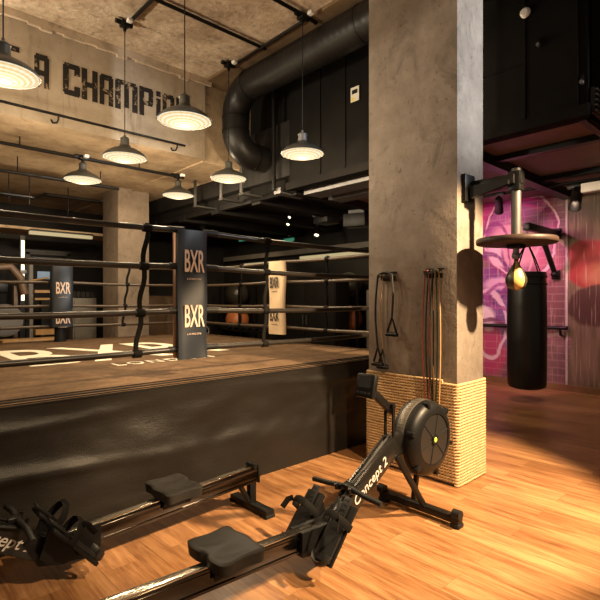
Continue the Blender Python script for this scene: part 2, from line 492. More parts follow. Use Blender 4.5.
# painted lettering on the beam: heavy stencil capitals built from blocks
def block_letter(ch):
    w, t = 1.0, .34
    L = {
     'A': ([(0, 0, t, .93), (w-t, 0, w, .93), (.1, .86, w-.1, 1.0), (t, .36, w-t, .52), (t, .82, w-t, .9)], 1.0),
     'C': ([(0, .07, t, .93), (.08, .83, w-.05, 1.0), (.08, 0, w-.05, .17), (w-t, .66, w, .95), (w-t, .05, w, .32)], 1.0),
     'H': ([(0, 0, t, 1), (w-t, 0, w, 1), (t, .42, w-t, .58)], 1.0),
     'M': ([(0, 0, t, .95), (w*.5-.15+.2, .1, w*.5+.15+.2, .9), (w+.4-t, 0, w+.4, .95), (.08, .84, w+.3, 1.0)], 1.4),
     'P': ([(0, 0, t, 1), (t, .84, w-.06, 1), (w-t, .46, w, .94), (t, .38, w-.06, .54)], 1.0),
     'i': ([(0, 0, t+.04, .74), (0, .82, t+.04, 1)], t+.04),
     'O': ([(0, .07, t, .93), (w-t, .07, w, .93), (.1, .83, w-.1, 1), (.1, 0, w-.1, .17)], 1.0),
     'N': ([(0, 0, t, 1), (w-t, 0, w, .93), (t, .82, w-.08, 1)], 1.0),
     'E': ([(0, 0, t, 1), (t, .84, w, 1), (t, .42, w-.1, .58), (t, 0, w, .16)], 1.0),
     ' ': ([], .95)}
    return L[ch]
mb = MB(); lh = .39; z0 = 3.912
for ch, xa, xb in (('E', 1.27, 1.43), ('A', 1.585, 1.745), ('C', 1.90, 2.10), ('H', 2.12, 2.315), ('A', 2.34, 2.515), ('M', 2.54, 2.845),
                   ('P', 2.87, 3.07), ('i', 3.115, 3.18), ('O', 3.21, 3.39), ('N', 3.42, 3.61)):
    rects, w = block_letter(ch)
    k = (xb-xa)/w
    for i, (a, b, c, d) in enumerate(rects):
        mb.box((xa+(a+c)/2*k, 6.2735-.0004*i, z0+(b+d)/2*lh), ((c-a)*k, .008, (d-b)*lh))
def worn_paint():
    n = N('worn_black_paint'); v = n.coord(world=True)
    f = n.noise(v, 9, 6, .7, .4); s = n.noise(n.coord(world=True, scale=(6, 1, 1)), 5, 4, .6)
    k = n.math('MAXIMUM', n.ramp(f, [(.55, 0.0), (.60, .8)]), n.ramp(s, [(.68, 0.0), (.74, .6)]))
    n.set(n.mix(k, (.02, .017, .014), (.34, .25, .16)), .8, 0, .2)
    return n.m
o = mb.build('painted_slogan', worn_paint(), smooth=False)
tag(o, 'worn black block letters A CHAMPION painted on concrete beam', 'lettering')

# ------------------------------------------------------------------ boxing ring
RX0, RX1, RY0, RY1, CZ = -.2, 4.38, 3.3, 7.4, .81
RXM, RYM = 1.96, 5.1
ring = thing('boxing_ring', 'raised boxing ring with brown canvas, black skirt and four ropes', 'boxing ring', (0, 0, 0))
mb = MB(); mb.box((2.09, 5.35, .38), (4.96, 4.52, .74), bev=.01)
mb.build('platform', black_metal, ring, smooth=False)
def canvas_fn(u, v):
    x = -.42 + 5.02*u; y = 3.05 + 4.6*v
    return (x, y, CZ + .006*math.sin(x*3.1+y*2)*math.sin(y*2.3))
mb = MB(); mb.box((2.09, 5.35, .787), (5.02, 4.6, .045), bev=.015)
canvas = mb.build('canvas', suede_m, ring)
mb = MB(); mb.box((2.09, 3.165, .811), (5.0, .03, .006)); mb.box((2.09, 3.245, .811), (5.0, .022, .006)); mb.box((2.09, 3.052, .797), (5.02, .03, .026), bev=.008)
mb.box((2.09, 3.09, .811), (5.0, .012, .005))
mb.build('edge_webbing', strap_mat, canvas, smooth=False)
# skirt: hanging vinyl with soft swags, front and right side
from mathutils import noise as mnoise
def sk(u, v):
    x = -.42 + 5.03*u; z = .80*(1-v)
    w = math.sin(min(1, v*1.15)*PI)**.8 if v < .87 else max(0, math.sin(min(1, v*1.15)*PI))
    n1 = mnoise.noise((x*1.1, z*2.6+x*.5, 1.3)); n2 = mnoise.noise((x*2.6+z*1.5, z*5.0-x*.8, 4.1)); n3 = mnoise.noise((x*7, z*9, 8.0))
    swag = (.022+.018*math.sin(x*1.9+1))*math.exp(-((z-.715+.035*math.sin(x*2.3))/.03)**2)
    crease = -.026*math.exp(-((z-.385-.03*math.sin(x*2.4+.3))/.04)**2)*math.exp(-((x-.7)/1.0)**2)
    y = 3.035 - w*(-.006 + .024*n1 + .021*n2 + .006*n3 + swag*.7) + crease*w
    return (x, min(y, 3.06), z)
mb = MB(); mb.grid(220, 40, sk)
skirt = mb.build('skirt', skirt_m, ring, ang=180)
mb = MB(); mb.grid(120, 20, lambda u, v: (4.615+.012*math.sin(u*40)*v, 3.045+4.6*u, .80*(1-v)))
mb.build('skirt', skirt_m, ring, ang=180)
# writing on the canvas
def fit(mb, x0, x1, y0, y1):
    xs = [v.co.x for v in mb.bm.verts]; ys = [v.co.y for v in mb.bm.verts]
    xs = (min(xs), max(xs)); ys = (min(ys), max(ys))
    for v in mb.bm.verts:
        v.co.x = x0+(v.co.x-min(xs))/(max(xs)-min(xs))*(x1-x0); v.co.y = y0+(v.co.y-min(ys))/(max(ys)-min(ys))*(y1-y0)
    return mb
fit(text_mb('BXR', 2.28, frame((2.28, 5.56, CZ+.001), (1, 0, 0), (0, 1, 0)), .003, .015, .60, space=.98), 1.17, 3.28, 4.74, 6.40).build('canvas_logo', canvas_white, canvas, smooth=False)
fit(text_mb('LONDON', .30, frame((2.26, 4.40, CZ+.001), (1, 0, 0), (0, 1, 0)), .003, .002, .8, space=1.25), 1.76, 2.78, 4.28, 4.45).build('canvas_lettering', canvas_white, canvas, smooth=False)
# posts
ROPE_Z = (1.93, 1.655, 1.32, 1.03)
posts = [(RX0, RY0), (RX1, RY0), (RX1, RY1), (RX0, RY1)]
for x, y in posts:
    mb = MB(); mb.cyl((x, y, .80), (x, y, 2.05), .045, seg=20); mb.cyl((x, y, .80), (x, y, .83), .09)
    mb.cyl((x, y, 2.05), (x, y, 2.07), .05, .03)
    mb.build('post', copper if (x, y) == (RX1, RY1) else black_metal, ring)
def banner_pad(c, along, face, w, z0, z1, m, tm, pairs, curl=0.0, th=.05, tsize=.17):
    """hanging pad: local u along, facing 'face'"""
    A = Vector(along); Fv = Vector(face)
    def fn(side):
        def g(u, v):
            z = z1 + (z0-z1)*v
            off = th*.5*side
            wave = .008*math.sin(v*9+u*3) + curl*max(0, v-.78)**1.5*3*(1+.5*math.sin(u*7))
            ed = 1-.5*(abs(2*u-1)**6)
            p = Vector((c[0], c[1], 0)) + A*(w*(u-.5)*(1+.02*math.sin(v*7))) + Fv*(off*ed + wave)
            return (p.x, p.y, z)
        return g
    mb = MB(); mb.grid(14, 36, fn(1)); mb.grid(14, 36, fn(-1))
    bm = mb.bm
    bmesh.ops.remove_doubles(bm, verts=bm.verts, dist=.0005)
    be = [e for e in bm.edges if len(e.link_faces) == 1]
    bmesh.ops.bridge_loops(bm, edges=be)
    pad = mb.build('pad', m, ring, ang=60)
    for zc in pairs:
        o = Vector((c[0], c[1], zc)) + Fv*(th*.5+.010)
        text_mb('BXR', tsize*1.42, frame(o, along, (0, 0, 1)), .003, .0035, .44 * w/.28, space=1.0).build('pad_lettering', tm, pad, smooth=False)
        o2 = o - Vector((0, 0, tsize*.77))
        text_mb('LONDON', .021, frame(o2, along, (0, 0, 1)), .002, .0, 1.0, space=1.5).build('pad_lettering', tm, pad, smooth=False)
    return pad
# mid posts with pads on the near, right, far sides (+ a bare one on the left)
def post_part(x, y, m, r=.04):
    mb = MB(); mb.cyl((x, y, .80), (x, y, 1.97), r, seg=20); mb.cyl((x, y, .80), (x, y, .825), .085)
    mb.build('post', m, ring)
banner_pad((RXM-.045, RY0-.03), (1, 0, 0), (0, -1, 0), .25, .955, 1.93, navy, print_pink, (1.685, 1.27), curl=.03, tsize=.165)
mb = MB(); mb.box((RXM-.045, RY0+.035, 1.445), (.235, .05, .97), bev=.015); mb.build('pad_back', copper, ring)
banner_pad((RX1-.06, RYM), (0, -1, 0), (-1, 0, 0), .30, .93, 1.93, cream_vinyl, print_dark, (1.63, 1.18), tsize=.15, th=.10)
post_part(2.20, RY1, rubber, .07)
banner_pad((2.20, RY1-.08), (1, 0, 0), (0, -1, 0), .29, 1.02, 1.93, navy, print_pink, (1.56, 1.14), tsize=.16, th=.10)
# ropes: four to a side
def rope(p, q, z, m, rad=.021, sag=.018):
    pts = []
    for i in range(13):
        t = i/12
        pts.append((p[0]+(q[0]-p[0])*t, p[1]+(q[1]-p[1])*t, z-sag*4*t*(1-t)*(1 if z > 1.1 else .6)))
    mb = MB(); mb.tube(pts, rad, 12)
    r = mb.build('rope', m, ring, ang=80)
    return r
for z in ROPE_Z:
    for a, b, m in (((RX0, RY0), (RXM-.10, RY0), rope_sleeve), ((RXM+.10, RY0), (RX1, RY0), rope_sleeve),
                    ((RX1, RY0), (RX1, RYM-.02), rope_brown), ((RX1, RYM+.02), (RX1, RY1), rope_brown),
                    ((RX1, RY1), (2.22, RY1), rope_brown), ((2.18, RY1), (RX0, RY1), rope_brown), ((RX0, RY0), (RX0, RY1), rope_brown)):
        rope(a, b, z, m)
    # dark sleeves where the near ropes meet the middle post
    MB().cyl((RXM-.22, RY0, z), (RXM-.10, RY0, z), .0245).build('rope_sleeve', rubber, ring)
    MB().cyl((RXM+.08, RY0, z), (RXM+.20, RY0, z), .0245).build('rope_sleeve', rubber, ring)
# spacer straps tying the ropes together
def spacer(x, y, ax, tilt=0.0):
    pts = []
    for i in range(25):
        t = i/24; z = 1.955-.95*t
        w = .012*math.sin(t*PI*3*2)
        p = (x+tilt*t+w, y, z) if ax == 'x' else (x, y+tilt*t+w, z)
        pts.append(p)
    mb = MB()
    mb.tube(pts, .019, 10, flat=.35)
    for z in ROPE_Z:
        t = (1.955-z)/.95; d = tilt*t
        c = (x+d, y, z-.012) if ax == 'x' else (x, y+d, z-.012)
        h = Vector((.03, 0, 0)) if ax == 'x' else Vector((0, .03, 0))
        mb.cyl(Vector(c)-h, Vector(c)+h, .029, seg=14)
    mb.build('spacer_strap', strap_mat, ring)
spacer(1.57, RY0, 'x', -.08); spacer(2.68, RY0, 'x', -.03); spacer(3.22, RY1, 'x', -.1); spacer(1.4, RY1, 'x', .03); spacer(RX1, 6.0, 'y', .05); spacer(RX1, 4.2, 'y', .02)
spacer(.5, RY0, 'x', .02)

# ------------------------------------------------------------------ sisal rope wound round the column foot
mb = MB()
x0, x1, y0, y1 = 3.316, 3.756, 1.836, 2.708
turns = 34; pitch = .77/turns
def corner_path(z):
    r = .025; P = []
    for (cx, cy, a0) in ((x0+r, y0+r, 180), (x1-r, y0+r, 270), (x1-r, y1-r, 0), (x0+r, y1-r, 90)):
        for k in range(4):
            a = R(a0 + 30*k); P.append((cx+r*math.cos(a), cy+r*math.sin(a)))
    # straight runs subdivided
    out = []
    n = len(P)
    for i in range(n):
        out.append(P[i]); a, b = P[i], P[(i+1) % n]
        if math.dist(a, b) > .2:
            for k in range(1, 8): out.append((a[0]+(b[0]-a[0])*k/8, a[1]+(b[1]-a[1])*k/8))
    return out
base = corner_path(0); nb = len(base); path = []
rr = random.Random(3); wob = [rr.uniform(-1, 1) for _ in range(nb*turns+1)]
for k in range(nb*turns):
    bx, by = base[k % nb]
    path.append((bx, by, .012 + pitch*k/nb + .0022*wob[k]))
mb.tube(path, pitch*.53, 8)
o = mb.build('rope_wrap', sisal, ang=80)
tag(o, 'coarse tan rope wound around the foot of the concrete column', 'rope')

# ------------------------------------------------------------------ pendant lamps
LZ = 3.07
lamp_label = [
 ((.835, 4.13), 'large pendant lamp nearest the camera, cut by left picture edge', 4.66),
 ((2.29, 4.04), 'pendant lamp hanging in front of the last letters of the slogan', 4.66),
 ((2.37, 5.57), 'pendant lamp on long cord hanging below the letter M of the slogan', 4.66),
 ((2.38, 7.0), 'pendant lamp on short stem close under soffit, left of the far column', 3.40),
 ((3.85, 7.0), 'pendant lamp on short stem under soffit, just right of the far column', 3.40),
 ((3.83, 5.56), 'pendant lamp hanging below the bend of the black duct', 4.66),
 ((3.80, 4.04), 'pendant lamp in front of the black fascia, rightmost of the lamps', 4.66)]
def make_lamp(top, silver_neck=False):
    t = thing('pendant_lamp', '', 'lamp', (0, 0, 0))
    mb = MB()
    mb.lathe([(.245, 0), (.250, .006), (.246, .014), (.225, .040), (.19, .068), (.145, .092), (.10, .112), (.07, .128), (.062, .14),
              (.058, .14), (.064, .128), (.095, .108), (.14, .088), (.185, .064), (.22, .036), (.236, .014), (.245, 0)])
    mb.build('lamp_shade', shade_mat, t, ang=50)
    mb = MB(); mb.lathe([(.060, .135), (.056, .15), (.05, .155), (.05, .215), (.054, .218), (.054, .226), (.046, .232), (.030, .246), (.012, .25), (.012, .27), (0, .27)], seg=24)
    mb.build('lamp_neck', silver if silver_neck else shade_mat, t)
    mb = MB(); prof = [(.238, .004)]
    for i in range(1, 13):
        a = i/12
        r = .238*(1-a); z = -.055*(1-(1-a)**2.0) + .004
        prof.append((max(r, 0), z))
    mb.lathe(prof, seg=48)
    mb.build('lens', lens_m, t, ang=60)
    mb = MB(); mb.cyl((0, 0, .265), (0, 0, top-LZ-.03), .0055, seg=8)
    mb.build('cord', rubber, t)
    mb = MB(); h = top-LZ
    mb.box((0, 0, h-.02), (.10, .10, .06), bev=.008); mb.cyl((0, 0, h-.10), (0, 0, h-.05), .018)
    mb.cyl((-.11, 0, h-.01), (.09, 0, h-.01), .028, seg=14)
    cb = mb.build('ceiling_box', black_metal, t)
    mb = MB(); mb.box((.0, -.14, h-.03), (.06, .07, .04), bev=.008)
    mb.build('junction_box', white_plastic, cb)
    return t
for i, (p, lab, top) in enumerate(lamp_label):
    t = make_lamp(top, i == 6)
    t.location = (p[0], p[1], LZ)
    t['label'] = lab; t['group'] = 'pendant lamps over the boxing ring'
    if i in (3, 4): t.children[-1].rotation_euler = (0, 0, R(-90))
    # the bulb of the lamp
    L = bpy.data.lights.new('lamp_bulb', 'POINT'); L.energy = 76; L.color = (1, .76, .48); L.shadow_soft_size = .06
    lo = bpy.data.objects.new('lamp_bulb', L); C.objects.link(lo); lo.location = (p[0], p[1], LZ-.125)

# ceiling conduits, fire pipe, rail on the beam
def pipe_obj(name, pts, r, m, label, cat, group=None, extra=None, seg=10):
    mb = MB()
    for a, b in zip(pts[:-1], pts[1:]): mb.cyl(a, b, r, seg=seg)
    for p in pts[1:-1]: mb.sphere(p, r*1.15, u=10, v=6)
    if extra:
        for e in extra: mb.cyl(*e)
    return tag(mb.build(name, m), label, cat, group)
G = 'black conduits under the ceiling slab'
pipe_obj('conduit', [(2.40, 5.5, 4.655), (2.40, 3.0, 4.655)], .022, black_metal, 'black conduit above the letter M, running back from its ceiling box', 'conduit', G)
pipe_obj('conduit', [(2.42, 4.9, 4.655), (3.95, 4.9, 4.655)], .022, black_metal, 'black conduit crossing the pale slab to stop short of the duct', 'conduit', G)
pipe_obj('conduit', [(3.88, 5.5, 4.64), (3.86, 4.1, 4.64)], .018, black_metal, 'black conduit joining the two ceiling boxes beside the black duct', 'conduit', G)
pipe_obj('conduit', [(2.3, 4.02, 4.655), (3.86, 4.02, 4.655), (4.0, 4.02, 4.64)], .022, black_metal, 'black conduit at picture top ending behind the black duct', 'conduit', G)
pipe_obj('light_track', [(-1.0, 7.0, 3.375), (3.95, 7.0, 3.375)], .024, black_metal, 'straight black track under soffit carrying the two short-stemmed lamps', 'track', None,
         [((x, 7.0, 3.37), (x, 7.0, 3.5), .008) for x in (.2, 1.6, 3.2)])
pipe_obj('fire_pipe', [(-1, 8.0, 3.26), (2.5, 8.0, 3.26), (3.3, 8.0, 3.26)], .028, black_metal, 'thin dark pipe across the soffit just behind the lamp track', 'pipe', None,
         [((x, 8.0, 3.26), (x, 8.0, 3.5), .008) for x in (.5, 1.8, 3.0)])
pipe_obj('fire_pipe', [(1.6, 9.0, 3.12), (2.25, 9.0, 3.12), (2.6, 9.6, 3.32), (3.6, 9.6, 3.32)], .032, black_metal, 'bent dark pipe with two hangers at far left of soffit', 'pipe', None,
         [((x, 9.0, 3.0), (x, 9.0, 3.498), .009) for x in (1.9, 2.2)] + [((3.0, 9.6, 3.0), (3.0, 9.6, 3.498), .009)])
o = thing('beam_rail', 'thin dark rail with hooked brackets along lower beam face', 'rail', (0, 6.2, 3.61))
mb = MB(); mb.cyl((-.6, 0, 0), (3.52, 0, 0), .016); mb.build('rail', black_metal, o)
for x in (.5, 1.83, 3.4):
    mb = MB(); mb.tube([(x, 0, 0), (x, .01, -.05), (x-.01, .03, -.085), (x-.05, .055, -.09), (x-.06, .075, -.05)], .011, 8); mb.build('bracket', black_metal, o)

# round duct along the ceiling with an elbow down into the plenum
duct = thing('ventilation_duct', 'big black spiral duct along ceiling, bending down by the beam', 'duct', (4.12, 0, 4.42))
def duct_mat():
    n = N('duct_black'); v = n.coord()
    w = n.new('ShaderNodeTexWave', wave_type='BANDS', bands_direction='Y'); w.inputs['Scale'].default_value = 3.4; w.inputs['Distortion'].default_value = .3
    n.link(v, w.inputs['Vector'])
    n.set(n.ramp(n.noise(v, 3, 4), [(.3, (.006, .0058, .0055)), (.7, (.012, .011, .010))]), .42, 0, .3)
    n.bump(w.outputs['Fac'], .15, .01)
    return n.m
duct_m = duct_mat()
mb = MB(); mb.tube([(0, -.5+.1*k, 0) for k in range(0, 60)] + [(0, 5.45, 0)], .205, 32); mb.build('straight_run', duct_m, duct, ang=80)
pts = []
for k in range(9):
    a = k/8*R(90); pts.append((0, 5.44+.36*math.sin(a), -.36+.36*math.cos(a)))
pts += [(0, 5.80, -.48), (0, 5.80, -.56)]
for k in range(1, 9):
    a = k/8*R(90); pts.append((.32-.32*math.cos(a), 5.80, -.56-.32*math.sin(a)))
pts += [(.45, 5.80, -.88), (.64, 5.80, -.88)]
mb = MB(); mb.tube(pts, .195, 32); mb.build('elbow', duct_m, duct, ang=80)
for y in (1.8, 3.4, 5.43):
    mb = MB(); mb.cyl((0, y-.015, 0), (0, y+.015, 0), .210, seg=32); mb.build('clamp_band', black_metal, duct)
for (p, q) in (((0, 5.80, -.36), (0, 5.80, -.39)), ((0, 5.80, -.56), (0, 5.80, -.59)), ((.31, 5.80, -.88), (.34, 5.80, -.88))):
    mb = MB(); mb.cyl(p, q, .201, seg=32); mb.build('clamp_band', black_metal, duct)

# bits on the black fascia
o = thing('notice_card', 'small pale notice card with yellow corner on black fascia', 'sign', (4.635, 3.97, 3.98))
MB().box((0, 0, 0), (.006, .135, .18)).build('card', tag_paper, o, smooth=False)
MB().box((-.004, .03, -.06), (.004, .05, .04)).build('yellow_label', yellow_paper, o, smooth=False)
MB().box((-.004, 0, .03), (.003, .09, .05)).build('printed_block', grey_plastic, o, smooth=False)
mb = MB(); mb.lathe([(.0, .03), (.03, .028), (.045, .015), (.048, 0)], frame((4.635, 1.88, 4.09), (0, 1, 0), (0, 0, 1)) @ Matrix.Scale(-1, 4, (0, 0, 1)), seg=20)
tag(mb.build('smoke_detector', white_plastic), 'small round white disc high on the black boarded front', 'detector')
for (y, z, lab) in ((1.76, 3.76, 'small metal latch in the middle of the black boarded front'), (1.40, 3.30, 'small metal hinge at lower right corner of black boarded front')):
    o = thing('latch', lab, 'latch', (4.635, y, z))
    MB().box((0, 0, 0), (.012, .03, .09), bev=.004).build('plate', black_metal, o); MB().cyl((-.03, 0, -.02), (0, 0, -.02), .016).build('knob', silver, o)
o = thing('call_point', 'small orange-red box beside rightmost lamp on black fascia', 'switch box', (4.635, 4.62, 3.39))
MB().box((0, 0, 0), (.03, .10, .11), bev=.005).build('housing', black_metal, o); MB().box((-.018, 0, 0), (.008, .06, .07)).build('glass_front', red_plastic, o)
# end grille at the mezzanine corner
o = thing('end_grille', 'ribbed dark metal grille at mezzanine corner, right picture edge', 'grille', (4.95, 1.33, 3.12))
MB().box((0, 0, 0), (.56, .03, .22)).build('backing', black_metal, o)
for k in range(5): MB().box((0, -.02, -.09+.045*k), (.55, .03, .018), bev=.004).build('slat', grey_metal, o)
# cable trays (pale channels) under the mezzanine by the front
for (x, ya, yb, z, w, lab) in ((5.05, 3.4, 5.15, 2.95, .34, 'pale metal cable channel below fascia, right end behind the column'),
                              (5.6, 3.6, 5.2, 2.96, .30, 'second pale metal channel behind the first under the mezzanine'),
                              (4.85, 5.35, 5.50, 2.97, .5, 'short pale metal crosspiece where cable channels end')):
    mb = MB(); mb.box((x, (ya+yb)/2, z), (w, yb-ya, .02)); mb.box((x-w/2, (ya+yb)/2, z+.03), (.012, yb-ya, .08)); mb.box((x+w/2, (ya+yb)/2, z+.03), (.012, yb-ya, .08)); mb.box((x, (ya+yb)/2, z+.055), (.02, .02, .108))
    tag(mb.build('cable_tray', silver, smooth=False), lab, 'cable tray')
for k, (x, y) in enumerate(((4.60, 6.6), (4.60, 7.4), (4.60, 6.05))):
    mb = MB(); mb.box((x, y, 3.03), (.42, .10, .025)); mb.box((x-.2, y, 3.28), (.02, .06, .5))
    tag(mb.build('duct_bracket', grey_metal, smooth=False), ('L-shaped grey bracket under soffit edge, middle of the three', 'L-shaped grey bracket under soffit edge, leftmost of the three', 'L-shaped grey bracket under soffit edge, nearest the black duct')[k], 'bracket', 'brackets along the soffit edge')
pipe_obj('drop_pipe', [(4.55, 5.45, 4.5), (4.55, 5.45, 3.0)], .03, black_metal, 'vertical black pipe dropping beside the rightmost lamp', 'pipe')

# ------------------------------------------------------------------ track spots, exit signs, projector
def track_spot(loc, aim, label, bulb=None, group='track spotlights', s=1.0, drop=.14):
    t = thing('track_spotlight', label, 'spotlight', loc, 0, group)
    a = Vector(aim).normalized()
    mb = MB(); mb.box((0, 0, drop+.02), (.05*s, .14*s, .04*s), bev=.004); mb.cyl((0, 0, 0), (0, 0, drop), .012*s); mb.build('mount', black_metal, t)
    q = frame((0, 0, 0), a.orthogonal(), a.cross(a.orthogonal()))
    mb = MB(); mb.lathe([(0, -.11*s), (.035*s, -.11*s), (.045*s, -.09*s), (.05*s, .09*s), (.055*s, .12*s), (.048*s, .12*s), (.045*s, .08*s), (0, .08*s)], q, seg=20)
    h = mb.build('lamp_head', black_metal, t)
    if bulb:
        mb = MB(); mb.cyl(a*(.085*s), a*(.095*s), .043*s, seg=18); mb.build('bulb', bulb, h)
    return t
track_spot((7.0, 3.22, 2.80), (.7, .3, -.5), 'black spotlight left of pole above the pink mural', bulb_pink, s=1.2)
track_spot((7.05, 2.20, 2.75), (.75, .35, -.55), 'black spotlight above the rendered part of mural, right of brick', None, s=1.5)
pipe_obj('light_track', [(7.0, 4.6, 2.98), (7.05, 1.4, 2.95)], .022, black_metal, 'black lighting track in front of the mural wall', 'track')
mb = MB(); mb.box((6.95, 1.93, 2.84), (.12, .34, .12), bev=.01); o = tag(mb.build('led_box', white_plastic), 'pale boxy fixture on track at right picture edge', 'light fixture')
track_spot((7.2, 7.2, 2.85), (-.5, -.3, -.8), 'lit spotlight hanging below the grey projector', bulb_warm, s=1.1)
track_spot((6.2, 9.5, 2.95), (-.3, -.5, -.8), 'spotlight above the left exit sign, near dark ceiling', None)
track_spot((5.3, 8.6, 2.95), (-.5, -.5, -.7), 'spotlight under dark ceiling, leftmost of the row behind the ring', None)
track_spot((6.4, 7.2, 2.95), (-.6, -.3, -.7), 'small spotlight left of the grey projector', bulb_warm, s=.7)
track_spot((5.9, 6.6, 2.95), (-.6, -.3, -.7), 'small spotlight under the end of the pale cable channels', bulb_warm, s=.6)
o = thing('projector', 'grey boxy projector with pale lens hood under dark ceiling', 'projector', (6.6, 6.35, 2.92))
MB().box((0, 0, 0), (.36, .36, .16), bev=.02).build('body', grey_plastic, o); MB().box((-.15, .12, .12), (.14, .1, .16), bev=.01).build('lens_hood', silver, o); MB().cyl((0, 0, .08), (0, 0, .22), .03).build('mount', black_metal, o)
o = thing('loudspeaker', 'dark loudspeaker with pink-lit edge beside column, under ceiling', 'speaker', (6.7, 5.70, 2.83), R(20))
MB().box((0, 0, 0), (.3, .42, .24), bev=.02).build('body', grey_plastic, o); MB().box((0, 0, .16), (.05, .3, .08)).build('bracket', silver, o)
for (x, y, z, lab) in ((7.55, 10.3, 2.98, 'green-lit sign panel, left of the two behind the ring'), (7.6, 8.55, 2.82, 'green-lit sign panel, right of the two behind the ring')):
    o = thing('exit_sign', lab, 'sign', (x, y, z), 0, 'green signs under the dark ceiling')
    MB().box((0, 0, 0), (.04, .34, .075), bev=.006).build('panel', exit_green, o); MB().box((0, 0, .055), (.06, .38, .03)).build('housing', black_metal, o)
    MB().cyl((0, 0, .06), (0, 0, .2), .012).build('stem', black_metal, o)

# ------------------------------------------------------------------ far gym
def cove(name, c, size, label, m=cove_m):
    o = thing(name, label, 'light', c)
    MB().box((0, 0, 0), size).build('diffuser', m, o, smooth=False)
    s2 = (size[0]+.02, size[1]+.04, .03)
    MB().box((0, 0, size[2]/2+.02), s2).build('housing', black_metal, o, smooth=False)
cove('cove_light', (3.07, 10.2, 2.68), (1.15, .10, .06), 'long pale cove light glowing behind the ring, far left')
cove('cove_light', (7.95, 7.35, 2.38), (.10, 2.3, .12), 'long pale cove light beside front column, behind top rope')
cove('cove_light', (7.95, 10.0, 2.36), (.10, 1.5, .06), 'short pale cove light left of the cream pad, behind top rope')
struct(MB().box((3.0, 10.6, 2.75), (2.4, .9, .05)), 'trim_cove', soffit_m, smooth=False)
struct(MB().box((7.98, 8.2, 2.56), (.2, 7.0, .12)), 'trim_shelf', gym_grey, smooth=False)
o = thing('strip_light', 'upright glowing strip light on dark post, far left', 'light', (2.36, 10.1, 1.2))
MB().box((0, 0, .75), (.05, .03, 1.12)).build('tube', led_warm, o, smooth=False); MB().box((0, .04, .1), (.08, .04, 2.6)).build('post', black_metal, o, smooth=False)
MB().box((0, -.03, .72), (.12, .03, .07), bev=.005).build('clip', silver, o)
# balls on a rack
def rack(name, c, wy, shelves, label, top=1.85):
    o = thing(name, label, 'rack', c)
    for sy in (-1, 1):
        for sx in (-1, 1):
            MB().box((sx*.24, sy*wy/2, top/2), (.05, .05, top)).build('upright', black_metal, o, smooth=False)
    for z in shelves:
        mb = MB(); mb.box((-.22, 0, z), (.04, wy, .04)); mb.box((.22, 0, z), (.04, wy, .04))
        for sy in (-1, 1): mb.box((0, sy*wy/2, z), (.48, .04, .04))
        mb.build('shelf', black_metal, o, smooth=False)
rack('ball_rack', (7.65, 10.7, 0), .9, (.56, 1.25), 'dark metal rack holding exercise balls behind the ring')
rack('ball_rack', (7.65, 6.62, 0), .66, (.72, 1.42), 'dark metal rack of exercise balls beside the front column')
tag(MB().sphere((7.65, 10.7, .86), .32, u=32, v=20).build('exercise_ball', orange_ball, ang=180), 'large orange exercise ball on lower shelf, left of cream pad', 'ball')
tag(MB().sphere((7.65, 10.7, 1.555), .32, u=32, v=20).build('exercise_ball', black_ball, ang=180), 'large black exercise ball on upper shelf, left of cream pad', 'ball')
tag(MB().sphere((7.65, 6.70, 1.01), .27, u=32, v=20).build('exercise_ball', orange_ball, ang=180), 'orange exercise ball beside front column, below a black one', 'ball')
tag(MB().sphere((7.65, 6.70, 1.71), .27, u=32, v=20).build('exercise_ball', black_ball, ang=180), 'black exercise ball beside front column, above an orange one', 'ball')
o = thing('storage_cabinet', 'tall dark cabinet right of the cream pad behind the ring', 'cabinet', (6.95, 7.09, 0))
MB().box((0, 0, .9), (.4, 1.66, 1.8), bev=.01).build('body', fascia_m, o)
for s in (-1, 1):
    d = MB().box((-.205, s*.41, .92), (.02, .80, 1.7), bev=.004).build('door', fascia_m, o); MB().box((-.22, s*.05, 1.0), (.02, .02, .2)).build('handle', grey_metal, d)
o = thing('equipment_locker', 'low grey locker block beside the front column', 'locker', (7.75, 5.65, 0))
MB().box((0, 0, .8), (.45, 1.0, 1.6), bev=.01).build('body', gym_grey, o); MB().box((-.23, 0, .8), (.02, .92, 1.5), bev=.004).build('door', gym_grey, o)
# weight plates leaning: two white rings
for (y, lab) in ((11.35, 'round plate with white ring, left of the leaning pair'), (11.0, 'round plate with white ring, right of the leaning pair')):
    o = thing('weight_plate', lab, 'plate', (6.9, y, .62), 0, 'white-ringed plates left of orange ball')
    Mq = frame((0, 0, 0), (0, 1, 0), (-.25, 0, 1))
    mb = MB(); mb.lathe([(0, .02), (.13, .02), (.14, .01), (.14, -.01), (.13, -.02), (0, -.02)], Mq, seg=28); mb.build('disc', rubber, o)
    mb = MB(); mb.lathe([(.085, -.024), (.12, -.024), (.12, .026), (.085, .026), (.085, -.024)], Mq, seg=28); mb.build('white_ring', white_plastic, o)
o = thing('plate_bench', 'low dark bench behind the ring under the plates', 'bench', (6.95, 11.2, 0)); MB().box((0, 0, .44), (.5, 1.0, .05), bev=.01).build('top', gym_brown, o)
for s in (-1, 1): MB().box((0, s*.4, .21), (.4, .06, .42)).build('leg', black_metal, o)
